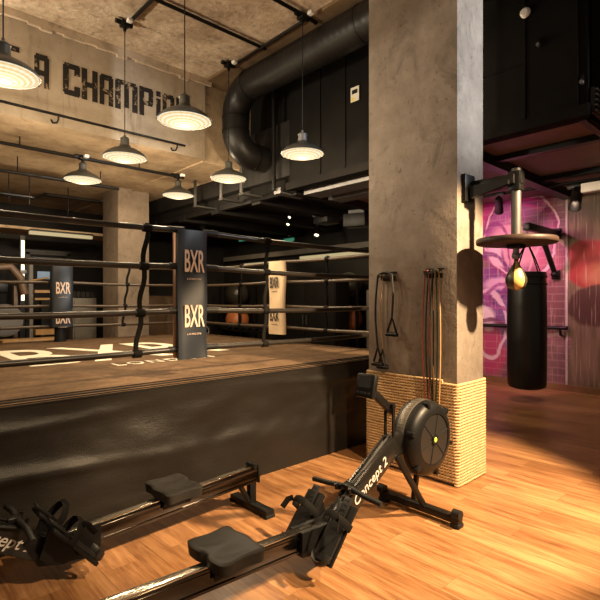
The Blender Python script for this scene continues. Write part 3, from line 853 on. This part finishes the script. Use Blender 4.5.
# dumbbells on a low rack
o = thing('dumbbell_rack', 'low dark rack of dumbbells behind the cream pad', 'rack', (7.1, 9.3, 0))
for s in (-1, 1): MB().box((0, s*1.15, .34), (.4, .07, .68)).build('leg', black_metal, o)
MB().box((0, 0, .66), (.4, 2.4, .04)).build('shelf', black_metal, o)
db = None
for k in range(9):
    y = 8.22+.27*k
    if db is None:
        db = thing('dumbbell', 'black hex dumbbell lying on the low rack behind ring', 'dumbbell', (0, 0, 0), 0, 'dumbbells on the low rack')
        MB().cyl((-.08, 0, 0), (.08, 0, 0), .018, seg=12).build('handle', silver, db)
        for s in (-1, 1): MB().cyl((s*.07, 0, 0), (s*.17, 0, 0), .075, seg=6).build('head', rubber, db)
        d = db
    else: d = copy_tree(db)
    d.location = (7.1, y, .752)
# gym machines far left
o = thing('cross_trainer', 'gym machine with curved orange-lit arm, far left', 'gym machine', (1.95, 9.6, 0))
MB().tube([(-.3, 0, .6), (-.32, 0, 1.5), (-.2, 0, 1.95), (.1, 0, 1.98), (.25, 0, 1.80), (.32, 0, 1.5)], .07, 12).build('arm', gym_brown, o)
MB().box((0, 0, .35), (.9, .5, .7), bev=.04).build('base', black_plastic, o); MB().cyl((0, -.1, 1.05), (0, .1, 1.05), .28, seg=28).build('flywheel_cover', gym_grey, o); MB().box((-.1, 0, 1.62), (.3, .12, .2), bev=.02).build('console', black_plastic, o)
for x in (-.2, .2): MB().box((x, .1, .9), (.06, .06, 1.5)).build('upright', gym_brown, o)
o = thing('squat_rack', 'dark squat rack with pale wooden shelf, left of blue-grey pad', 'rack', (2.72, 10.0, 0))
for x in (-.25, .35): MB().box((x, 0, 1.1), (.06, .06, 2.2)).build('upright', gym_grey if x < 0 else black_metal, o)
MB().box((0.05, -.05, 1.56), (.52, .1, .05)).build('shelf_board', gym_wood, o); MB().box((.05, -.05, 1.42), (.5, .06, .04)).build('safety_bar', gym_wood, o)
MB().cyl((-.3, -.08, 1.75), (.38, -.08, 1.9), .015).build('barbell', gym_wood, o); MB().box((.05, 0, .8), (.5, .25, .1)).build('bench_pad', gym_wood, o)
MB().box((.05, 0, 2.18), (.66, .06, .05)).build('top_bar', black_metal, o)
o = thing('weight_bench', 'tan padded bench behind left ropes of the ring', 'bench', (2.2, 8.9, 0))
MB().box((0, 0, .72), (.9, .35, .09), bev=.03).build('pad', gym_wood, o)
for s in (-1, 1): MB().box((s*.35, 0, .34), (.06, .3, .68)).build('leg', black_metal, o)
MB().cyl((.42, -.1, .75), (.34, -.1, 1.2), .015).build('upright_bar', gym_grey, o)
o = thing('storage_unit', 'low grey storage unit left of far column', 'cabinet', (3.44, 10.2, 0))
MB().box((0, 0, .72), (.46, .4, 1.44), bev=.01).build('body', gym_grey, o); MB().box((0, -.21, .74), (.40, .02, 1.3), bev=.004).build('door', gym_grey, o)
for k in range(5):
    d = copy_tree(db); d['label'] = 'black hex dumbbell standing on top of the grey storage unit'; d['group'] = 'dumbbells on the storage unit'
    d.location = (3.26+.09*k, 10.2, 1.508); d.rotation_euler = (0, 0, R(90)); d.scale = (.6, .6, .9)
o = thing('cable_machine', 'dark cable machine with small lit screen behind far pad', 'gym machine', (3.1, 11.2, 0))
for x in (-.4, .4): MB().box((x, 0, 1.2), (.08, .1, 2.4)).build('upright', black_metal, o)
MB().box((0, 0, 2.4), (.9, .1, .1)).build('crossbar', black_metal, o); MB().box((0, .02, .9), (.3, .16, 1.0)).build('weight_stack', rubber, o)
MB().box((-.1, -.08, 1.92), (.26, .04, .16), bev=.01).build('console', screen_m, o)
o = thing('wall_panelling', 'brown panelled unit right of the far column', 'cabinet', (5.3, 10.8, 0))
MB().box((0, 0, .75), (1.5, .35, 1.5), bev=.01).build('body', gym_brown, o)
for k in (-1, 0, 1): MB().box((k*.48, -.18, .76), (.45, .02, 1.38), bev=.004).build('door', gym_brown, o)

# ------------------------------------------------------------------ hanging bands on the column
def band_path(y0, y1, zt, za, zb, x, sag=.0):
    pts = []
    for k in range(11):
        t = k/10; pts.append((x-.01*math.sin(t*PI), y0+.018*math.sin(t*PI), za+(zt-za)*t))
    for k in range(1, 8):
        a = k/8*PI; pts.append((x, (y0+y1)/2-(y1-y0)/2*-1*-math.cos(a)*1.0 if False else y0+(y1-y0)*(1-math.cos(a))/2, zt+.03*math.sin(a)))
    for k in range(11):
        t = k/10; pts.append((x-.01*math.sin(t*PI), y1-.018*math.sin(t*PI), zt+(zb-zt)*t))
    return pts
XC = 3.33
def hook(loc, label):
    h = thing('wall_hook', label, 'hook', loc)
    for s in (-1, 1):
        MB().box((-.012, s*.05, .03), (.02, .05, .012)).build('plate', black_metal, h)
        MB().tube([(0, s*.05, .025), (-.03, s*.05, .02), (-.05, s*.05, -.005), (-.075, s*.05, -.01), (-.085, s*.05, .015)], .008, 8).build('prong', black_metal, h)
    MB().cyl((-.0, -.06, -.02), (-.03, .06, -.02), .02, seg=14).build('crossbar', black_metal, h)
    return h
hook((XC, 2.47, 1.60), 'black double hook holding the handled tubes, left on column')
hook((XC, 2.03, 1.61), 'black double hook holding the long flat bands, right on column')
def handle_part(t, y, z):
    mb = MB(); mb.tube([(-.05, y, z), (-.05, y-.042, z-.12), (-.05, y-.058, z-.145), (-.05, y+.058, z-.145), (-.05, y+.042, z-.12)], .010, 8, closed=True)
    mb.cyl((-.05, y-.055, z-.145), (-.05, y+.055, z-.145), .017, seg=12)
    mb.build('handle', black_plastic, t)
t = thing('resistance_tube', 'black resistance tube with triangle handles hanging on column', 'exercise band', (XC, 2.47, 1.6))
MB().tube(band_path(.085, -.06, .0, -.60, -.34, -.05), .009, 8).build('tube', rubber, t, ang=80)
handle_part(t, .085, -.60); handle_part(t, -.06, -.34)
t = thing('resistance_tube', 'thin tan resistance tube hanging beside the black handled one', 'exercise band', (XC, 2.49, 1.6))
MB().tube(band_path(.02, -.065, .0, -.62, -.40, -.04), .005, 8).build('tube', tan_rubber, t, ang=80)
handle_part(t, .015, -.62)
for k, (dy, m, lab, w) in enumerate(((.045, red_rubber, 'red-brown long loop band on column, leftmost of the four', .010), (.015, rubber, 'black long loop band on column between red and green bands', .012),
                             (-.018, green_rubber, 'dark green long loop band hanging on column', .012), (-.045, tan_rubber, 'tan and red long loop band on column, rightmost of the four', .010))):
    mb = MB(); mb.tube(band_path(dy+.016, dy-.016, .0, -.95-.02*k, -.95-.02*k, -.055), .008, 8, flat=.5)
    mb.tube([(-.055, dy+.016, -.95-.02*k), (-.055, dy+.010, -.975-.02*k), (-.055, dy-.010, -.975-.02*k), (-.055, dy-.016, -.95-.02*k)], .009, 8)
    o = mb.build('loop_band', m, loc=(XC, 2.03, 1.60), ang=80)
    tag(o, lab, 'exercise band', 'long loop bands on the column')

# ------------------------------------------------------------------ speed bag platform on the column
PX, PY = 3.535, 1.50
t = thing('speed_bag_platform', 'round speed bag platform on black arm bracketed to column', 'platform', (0, 0, 0))
MB().box((3.465, 1.834, 2.25), (.15, .036, .21), bev=.006).build('wall_plate', black_metal, t)
mb = MB(); mb.box((3.50, 1.67, 2.27), (.06, .36, .07), bev=.004); mb.prism([(0, 0), (.28, 0.06), (.28, .09), (0, .09)], .05, frame((3.475, 1.80, 2.17), (.05, -1, 0), (0, 0, 1)))
mb.box((PX, PY, 2.26), (.085, .085, .14), bev=.006); mb.box((3.53, 1.55, 2.27), (.07, .2, .07), bev=.004); mb.build('arm', black_metal, t)
MB().cyl((PX, PY, 1.80), (PX, PY, 2.35), .034, seg=20).build('pole', grey_metal, t)
mb = MB(); mb.lathe([(0, 1.822), (.25, 1.822), (.27, 1.826), (.275, 1.835), (.275, 1.858), (.267, 1.866), (0, 1.866)], Matrix.Translation((PX, PY, -.02)), seg=56)
def plate_wood():
    n = N('platform_wood'); v = n.coord(scale=(1, 8, 1)); f = n.noise(v, 6, 5)
    n.set(n.ramp(f, [(.3, (.022, .013, .01)), (.7, (.045, .026, .018))]), .5, 0, .25); return n.m
MB_plate = mb.build('round_board', plate_wood(), t, ang=50)
mb = MB(); mb.box((PX, PY, 1.788), (.10, .10, .028), bev=.004); mb.build('centre_plate', black_metal, t)
mb = MB(); mb.cyl((PX, PY, 1.72), (PX, PY, 1.80), .022); mb.sphere((PX, PY, 1.72), .03); mb.cyl((PX, PY, 1.675), (PX, PY, 1.70), .010); mb.build('swivel', silver, t)
def bag_leather2():
    n = N('speed_bag_leather'); v = n.coord()
    s = n.new('ShaderNodeSeparateXYZ'); n.link(v, s.inputs[0])
    a = n.math('ARCTAN2', s.outputs[1], s.outputs[0])
    q = n.math('SINE', n.math('ADD', n.math('MULTIPLY', a, 3.0), 2.5))
    n.set(n.ramp(n.math('ADD', n.math('MULTIPLY', q, .5), .5), [(.48, (.035, .028, .02)), (.52, (.55, .34, .10))]), .38)
    return n.m
sb = thing('speed_bag', 'small black and tan teardrop speed bag under round board', 'punching bag', (PX, PY, 1.685))
mb = MB(); mb.lathe([(0, -.0), (.014, -.002), (.020, -.02), (.040, -.05), (.066, -.09), (.081, -.125), (.082, -.155), (.070, -.185), (.045, -.205), (.015, -.212), (0, -.213)], seg=32)
bo = mb.build('bag', bag_leather2(), sb, ang=180); bo.scale = (.90, .90, 1)
MB().cyl((0, 0, -.01), (0, 0, .02), .012).build('loop', black_metal, sb)

# ------------------------------------------------------------------ heavy bag on the mural wall
HX, HY = 6.95, 2.80
t = thing('bag_bracket', 'black wall bracket with diagonal strut carrying the heavy bag', 'bracket', (0, 0, 0))
MB().box((7.50, HY, 2.43), (1.14, .09, .10), bev=.005).build('arm', black_metal, t)
MB().box((8.05, HY, 2.43), (.05, .14, .16), bev=.005).build('wall_plate', black_metal, t); MB().box((8.05, HY, 1.79), (.05, .12, .14), bev=.005).build('wall_plate', black_metal, t)
mb = MB(); mb.cyl((7.45, HY, 2.38), (8.03, HY, 1.78), .04, seg=12); mb.sphere((8.0, HY, 1.80), .06); mb.build('strut', black_metal, t)
mb = MB()
for k in range(4): mb.tube([(HX+(.012*math.cos(a) if k % 2 else 0), HY+(0 if k % 2 else .012*math.cos(a)), 2.37-.045*k+.03*math.sin(a)) for a in [j*PI/5 for j in range(10)]], .006, 6, closed=True)
mb.build('chain', silver, t)
hb = thing('heavy_bag', 'long black leather heavy bag hanging before pink mural', 'punching bag', (HX, HY, 0))
mb = MB(); mb.lathe([(0, .165), (.18, .168), (.235, .19), (.25, .225), (.256, .5), (.258, 1.0), (.254, 1.5), (.25, 1.76), (.243, 1.785), (.22, 1.79), (0, 1.78)], seg=48)
mb.build('body', bag_leather, hb, ang=60)
for z in (1.62, 1.72): MB().lathe([(.252, z-.015), (.2625, z-.012), (.2625, z+.012), (.252, z+.015)], seg=48).build('band', black_plastic, hb)
for k in range(4):
    a = PI/4+k*PI/2+.25
    MB().tube([(.235*math.cos(a), .235*math.sin(a), 1.76), (.13*math.cos(a), .13*math.sin(a), 1.99), (.02*math.cos(a), .02*math.sin(a), 2.19)], .017, 8, flat=.4).build('strap', strap_mat, hb)
MB().sphere((0, 0, 2.2), .035).build('ring', silver, hb)
o = thing('wall_bar', 'dark horizontal bar low on the mural behind heavy bag', 'bar', (8.0, 0, .97))
MB().cyl((0, 2.62, 0), (0, 4.3, 0), .03).build('rail', black_metal, o)
for y in (2.72, 4.1): MB().tube([(0, y, 0), (0, y, -.10), (.06, y, -.12)], .02, 8).build('bracket', black_metal, o)

# ------------------------------------------------------------------ rowing machines
def seat_mesh():
    mb = MB()
    nx, ny = 22, 30
    def outline(a, b):
        k = 7.0
        n = (abs(a)**k+abs(b)**k)**(1/k); m = max(abs(a), abs(b))
        f = m/n if n > 1e-6 else 1
        x, y = a*f, b*f
        xx = x*.122
        if x < 0: xx += .017*math.exp(-(y/.2)**2)*(-x)**2       # tail-bone notch at the back
        else: xx += .012*(math.cos(y*PI*2)-1)*.5*x**2
        return xx, y*.15*(1-.05*math.cos(x*PI))
    def top(u, v):
        a, b = 2*u-1, 2*v-1
        x, y = outline(a, b); e = max(abs(a), abs(b))
        dent = .015*(math.exp(-((b-.45)/.33)**2)+math.exp(-((b+.45)/.33)**2))*math.exp(-((a+.15)/.62)**2) + .012*math.exp(-(b/.16)**2)*max(0, -a-.2)
        return (x, y, .058 - dent - (.008 if e > .985 else (.001 if e > .92 else 0)))
    def bot(u, v):
        x, y = outline(2*u-1, 2*v-1); return (x*.96, y*.96, 0.0)
    mb.grid(nx, ny, top); mb.grid(nx, ny, bot)
    be = [e for e in mb.bm.edges if len(e.link_faces) == 1]
    bmesh.ops.bridge_loops(mb.bm, edges=be)
    return mb
rail_m = simple('rail_aluminium', (.085, .08, .075), .17, 1.0, .15, 5)
def make_rower(label, loc, rotz, seat_x, rear):
    t = thing('rowing_machine', label, 'rowing machine', loc, rotz, None)
    # monorail, falling gently towards the footrests
    RL = 1.46-rear; RH = RL/2
    Mr = Matrix.Translation((rear+RH, 0, .196+.05*(.82-rear-RH))) @ Matrix.Rotation(math.atan(.05), 4, 'Y')
    def on(mb, M):
        for v in mb.bm.verts: v.co = M @ v.co
        return mb
    rail = on(MB().box((0, 0, 0), (RL, .058, .10), bev=.004), Mr).build('monorail', rail_m, t)
    on(MB().box((0, 0, .054), (RL-.04, .05, .010), bev=.003), Mr).build('steel_track', steel, rail)
    for s in (-1, 1):
        on(MB().box((0, s*.031, .030), (RL-.02, .006, .012)), Mr).build('side_flange', rail_m, rail)
        on(MB().box((0, s*.031, -.037), (RL-.02, .006, .010)), Mr).build('side_flange', rail_m, rail)
    mb = MB(); mb.box((-RH-.004, 0, .003), (.016, .07, .125), bev=.005); mb.cyl((-RH+.03, -.045, .063), (-RH+.03, .045, .063), .016); on(mb, Mr).build('end_cap', black_plastic, rail)
    # rear foot
    fx = rear+.035
    mb = MB(); mb.box((fx, 0, .11), (.05, .045, .20), bev=.004); mb.cyl((fx+.10, 0, .19), (fx+.015, 0, .04), .018); mb.build('rear_leg', black_metal, t)
    mb = MB(); mb.box((fx, 0, .033), (.07, .40, .034), bev=.006); mb.build('rear_foot_bar', black_metal, t)
    for s in (-1, 1): MB().box((fx, s*.18, .012), (.075, .05, .024), bev=.005).build('rubber_foot', rubber, t)
    # seat
    st = seat_mesh().build('seat', seat_mat, t, loc=(seat_x, 0, .262), ang=50)
    mb = MB(); mb.box((0, 0, -.004), (.20, .10, .012), bev=.003)
    for s in (-1, 1): mb.box((0, s*.046, -.03), (.18, .008, .06), bev=.002)
    for x in (-.075, .075): mb.cyl((x, -.054, -.04), (x, -.036, -.04), .017, seg=16); mb.cyl((x, .036, -.04), (x, .054, -.04), .017, seg=16)
    mb.build('seat_carriage', black_plastic, st)
    # footrests: inclined plates either side of the rail
    th = R(49)
    for s in (-1, 1):
        y = s*.118
        o = frame((1.325, y, .21), (math.cos(th), 0, math.sin(th)), (0, 1, 0))
        mb = MB(); mb.box((0, 0, 0), (.31, .125, .022), rot=None, bev=.008)
        for v in mb.bm.verts: v.co = o @ v.co
        fr = mb.build('footrest', black_plastic, t)
        mb = MB(); mb.prism([(-.145, -.052), (-.145, .052), (.02, .052), (.05, .045), (.05, -.045), (.02, -.052)], .014, o @ Matrix.Translation((0, 0, .012)))
        hc = MB()
        # heel cup
        pts = []
        for k in range(9):
            a = PI/2+PI*k/8; pts.append(o @ Vector((-.115+.055*math.cos(a), .050*math.sin(a), .035)))
        hc.tube(pts, .022, 8, flat=.3); hc.build('heel_cup', grey_plastic, fr)
        mb.build('flex_foot', grey_plastic, fr)
        # adjustable slotted tongue
        mb = MB(); mb.box((.13, 0, .022), (.11, .05, .012), bev=.005)
        for k in range(4): mb.box((.095+.024*k, 0, .029), (.008, .028, .004))
        for v in mb.bm.verts: v.co = o @ v.co
        mb.build('toe_tongue', grey_plastic, fr)
        sd = MB(); sd.prism([(-.14, 0), (.13, 0), (.06, -.12), (.0, -.12)], .012, o @ Matrix(((1, 0, 0, 0), (0, 0, 1, -s*.045-.006), (0, 1, 0, -.008), (0, 0, 0, 1))))
        sd.build('side_bracket', black_plastic, fr)
        # strap loop over the foot
        pts = [o @ Vector(p) for p in ((.045, -.075, .0), (.05, -.072, .055), (.06, -.04, .095), (.065, .0, .105), (.06, .04, .095), (.05, .072, .055), (.045, .075, .0))]
        mb = MB(); mb.tube(pts, .020, 8, flat=.18); mb.build('strap', strap_mat, fr)
        mb = MB()
        pts = [o @ Vector(p) for p in ((.06, s*.05, .095), (.04, s*.07, .105), (-.01, s*.085, .10))]
        mb.tube(pts, .016, 8, flat=.18); mb.build('strap_end', strap_mat, fr)
    # block joining rail and front boom
    mb = MB(); mb.prism([(1.16, .115), (1.34, .09), (1.46, .12), (1.52, .24), (1.47, .275), (1.38, .228), (1.16, .236)], .092, Matrix(((1, 0, 0, 0), (0, 0, -1, .046), (0, 1, 0, 0), (0, 0, 0, 1))))
    mb.build('footrest_block', black_plastic, t)
    mb = MB(); mb.cyl((1.30, -.17, .17), (1.30, .17, .17), .014, seg=12); mb.build('footrest_axle', black_metal, t)
    # front boom with chain channel
    A = Vector((1.40, 0, .17)); B = Vector((1.95, 0, .505)); d = (B-A).normalized(); L = (B-A).length
    nrm = Vector((-d.z, 0, d.x)); mid = (A+B)/2
    Mb = Matrix(((d.x, 0, nrm.x, mid.x), (0, 1, 0, 0), (d.z, 0, nrm.z, mid.z), (0, 0, 0, 1)))
    mb = MB(); mb.box((0, 0, 0), (L+.04, .075, .115), bev=.004)
    for v in mb.bm.verts: v.co = Mb @ v.co
    boom = mb.build('boom', black_gloss, t)
    mb = MB()
    for s in (-1, 1): mb.box((.09, s*.027, .062), (L-.16, .012, .018))
    for v in mb.bm.verts: v.co = Mb @ v.co
    mb.build('chain_channel', black_gloss, boom)
    mb = MB(); mb.box((.09, 0, .062), (L-.10, .012, .008))
    for v in mb.bm.verts: v.co = Mb @ v.co
    mb.build('chain', grey_metal, boom)
    for s in (-1, 1):
        ax = d if s < 0 else -d
        o = frame(mid + Vector((0, s*.039, 0)) + nrm*(.0) - d*.0, ax, nrm)
        if s > 0: o = frame(mid + Vector((0, s*.039, 0)) + nrm*(.0), -d, nrm)
        text_mb('Concept 2', .080, o @ Matrix.Translation((.035 if s < 0 else .06, 0, 0)), .002, .0006, 1.0, .25).build('lettering', print_white, boom, smooth=False)
    # handle resting in its hooks
    mb = MB()
    mb.tube([(1.53, -.25, .338), (1.525, -.13, .350), (1.535, -.05, .358), (1.535, .05, .358), (1.525, .13, .350), (1.53, .25, .338)], .0145, 12)
    hd = mb.build('handle', rubber, t)
    mb = MB(); mb.box((1.55, 0, .36), (.06, .05, .03), bev=.006); mb.cyl((1.57, 0, .362), (1.68, 0, .42), .007); mb.build('chain_link', black_metal, hd)
    for s in (-1, 1): MB().tube([(1.62, s*.045, .365), (1.58, s*.05, .35), (1.54, s*.05, .335), (1.51, s*.05, .345), (1.505, s*.05, .37)], .009, 8).build('handle_hook', black_metal, t)
    # flywheel drum
    FX, FZ = 2.29, .495
    Mf = frame((FX, 0, FZ), (1, 0, 0), (0, 0, 1))      # local z = -y side
    mb = MB(); mb.lathe([(.0, -.085), (.20, -.085), (.232, -.075), (.242, -.055), (.242, .045), (.236, .065), (.215, .085), (.19, .096), (.165, .100), (.163, .092), (0, .092)], Mf, seg=64)
    drum = mb.build('flywheel_housing', black_plastic, t, ang=40)
    mb = MB(); mb.lathe([(.2425, -.045), (.2455, -.04), (.2455, .012), (.2425, .017)], Mf, seg=64)
    mb.build('perforated_band', perf_m, drum, ang=40)
    mb = MB(); mb.lathe([(.0, .094), (.160, .094)], Mf, seg=48); mb.build('vent_mesh', mesh_m, drum)
    mb = MB()
    for k in range(6):
        a = k*PI/3+.26
        o = Mf @ Matrix.Rotation(a, 4, 'Z')
        mb.prism([(.03, -.004), (.162, -.006), (.162, .006), (.03, .004)], .004, o @ Matrix.Translation((0, 0, .094)))
    mb.build('vent_spoke', grey_plastic, drum)
    mb = MB(); mb.cyl(Mf @ Vector((0, 0, .09)), Mf @ Vector((0, 0, .103)), .034, seg=24); hub = mb.build('hub', black_plastic, drum)
    mb = MB(); mb.cyl(Mf @ Vector((0, 0, .103)), Mf @ Vector((0, 0, .105)), .017, seg=20); mb.build('hub_badge', green_dot, hub)
    for k in range(6):
        a = k*PI/3+.75
        mb = MB(); mb.box((.226, 0, .066), (.045, .03, .05), bev=.006)
        for v in mb.bm.verts: v.co = (Mf @ Matrix.Rotation(a, 4, 'Z')) @ v.co
        mb.build('clip', black_plastic, drum)
    mb = MB(); mb.box((2.0, .01, .50), (.16, .07, .13), bev=.01); mb.build('drum_bracket', black_metal, t)
    # front legs and foot bar
    for a, b in (((1.97, -.03, .44), (2.235, -.05, .07)), ((2.33, .05, .34), (2.27, .05, .07))):
        a = Vector(a); b = Vector(b); m = (a+b)/2; q = (b-a).to_track_quat('Z', 'Y').to_matrix().to_4x4()
        mb = MB(); mb.box((0, 0, 0), (.030, .032, (b-a).length), bev=.004)
        for v in mb.bm.verts: v.co = (Matrix.Translation(m) @ q) @ v.co
        mb.build('front_leg', black_metal, t)
    mb = MB(); mb.box((2.25, 0, .05), (.06, .60, .045), bev=.006); fb = mb.build('front_foot_bar', black_metal, t)
    for s in (-1, 1):
        MB().box((2.25, s*.275, .014), (.066, .06, .028), bev=.005).build('rubber_foot', rubber, t)
        mb = MB(); mb.cyl((2.235, s*.285-.025, .085), (2.235, s*.285+.025, .085), .030, seg=20); mb.box((2.25, s*.285, .07), (.05, .02, .04)); mb.build('caster', rubber, t)
    # monitor on its arm
    mb = MB()
    for s in (-1, 1): mb.box((1.935, s*.03, .64), (.02, .012, .23), bev=.003)
    mb.box((1.935, 0, .755), (.03, .075, .025), bev=.003); mb.build('monitor_post', black_metal, t)
    mb = MB(); a = Vector((1.95, 0, .72)); b = Vector((1.755, 0, .87)); q = (b-a).to_track_quat('Z', 'Y').to_matrix().to_4x4()
    mb.box((0, 0, 0), (.035, .045, (b-a).length+.04), bev=.004)
    for v in mb.bm.verts: v.co = (Matrix.Translation((a+b)/2) @ q) @ v.co
    mb.build('monitor_arm', black_metal, t)
    o = frame((1.715, 0, .90), (0, -1, 0), (.25, 0, 1))
    mb = MB(); mb.box((0, 0, 0), (.135, .14, .042), bev=.012)
    for v in mb.bm.verts: v.co = o @ v.co
    mon = mb.build('monitor', black_plastic, t)
    mb = MB(); mb.box((0, .02, .0222), (.09, .065, .002))
    for v in mb.bm.verts: v.co = o @ v.co
    mb.build('screen', lcd_m, mon, smooth=False)
    mb = MB()
    for k in range(4): mb.box((-.040+.027*k, -.045, .0225), (.018, .016, .004), bev=.001)
    for v in mb.bm.verts: v.co = o @ v.co
    mb.build('button', grey_plastic, mon)
    return t
def perf(name, c0, c1, sc, metal=0.0):
    n = N(name); v = n.coord()
    vo = n.new('ShaderNodeTexVoronoi'); vo.inputs['Scale'].default_value = sc; vo.inputs['Randomness'].default_value = 0
    n.link(v, vo.inputs['Vector'])
    n.set(n.ramp(vo.outputs['Distance'], [(.25, c0), (.4, c1)]), .4, metal)
    return n.m
perf_m = perf('perforated_steel', (.012, .012, .012), (.15, .135, .115), 110, .7)
mesh_m = perf('vent_mesh', (.004, .004, .004), (.016, .015, .014), 120)
make_rower('black rowing machine with flywheel beside the rope-wrapped column', (.49, 1.80, 0), 0, .735, -.02)
make_rower('black rowing machine along the ring skirt, flywheel end outside left', (2.12, 2.60, 0), PI, .72, .11)

# ------------------------------------------------------------------ lights
def spot(name, loc, aim, energy, color, size, blend=.1, soft=.04):
    L = bpy.data.lights.new(name, 'SPOT'); L.energy = energy; L.color = color; L.spot_size = R(size); L.spot_blend = blend; L.shadow_soft_size = soft
    o = bpy.data.objects.new(name, L); C.objects.link(o); o.location = loc
    o.rotation_euler = (Vector(aim)-Vector(loc)).to_track_quat('-Z', 'Y').to_euler()
    return o
WARM = (1, .70, .40)
spot('key_spot', (3.45, -.15, 2.89), (3.03, 2.65, 0), 1950, WARM, 59.4, .36, .05)
spot('floor_spot', (1.9, -1.2, 3.6), (1.6, 1.5, 0), 1000, WARM, 66, .6, .06)
spot('ceiling_fill', (-1.3, 5.6, 2.5), (1.9, 4.3, 4.7), 700, (1, .82, .60), 100, .8, .12)  # unseen fill added off-frame left to brighten the slab and graze the beam
spot('ceiling_fill', (-1.5, 0.5, 2.0), (2.6, 3.2, 4.7), 110, (1, .84, .64), 90, .8, .12)  # weaker added fill from the camera side, no fixture, lifts the ceiling
spot('cool_spot', (5.2, -1.6, 3.6), (3.55, 1.83, 3.3), 1500, (.93, .97, 1), 34, .9, .05)
spot('pink_spot', (6.6, 3.3, 2.8), (8.1, 3.5, 1.4), 120, (1, .30, .56), 120, .8, .05)
spot('mural_spot', (7.0, 2.2, 2.7), (8.1, 2.4, 1.4), 140, (1, .72, .55), 110, .8, .05)
spot('gym_spot', (6.4, 8.6, 2.9), (7.7, 10.4, 1.0), 120, WARM, 90, .6, .05)
spot('gym_spot', (6.2, 6.6, 2.9), (7.6, 6.6, 1.2), 50, WARM, 80, .6, .05)
spot('gym_spot', (2.4, 8.3, 3.2), (2.6, 10.4, 1.2), 30, WARM, 100, .6, .05)
W = bpy.data.worlds.new('World'); bpy.context.scene.world = W; W.use_nodes = True
W.node_tree.nodes['Background'].inputs[0].default_value = (1, .80, .58, 1)
W.node_tree.nodes['Background'].inputs[1].default_value = .20

# ------------------------------------------------------------------ camera
cam = bpy.data.cameras.new('Camera'); co = bpy.data.objects.new('Camera', cam); C.objects.link(co)
cam.sensor_width = 36; cam.lens = 36*484/600; cam.clip_end = 100
co.location = (0, 0, 1.4); co.rotation_euler = (R(90), 0, R(47.05-90))
sc = bpy.context.scene
sc.camera = co
sc.view_settings.view_transform = 'Standard'; sc.view_settings.look = 'None'
sc.view_settings.gamma = 1; sc.view_settings.use_curve_mapping = False
sc.view_settings.exposure = 0.0
sc.cycles.max_bounces = 6
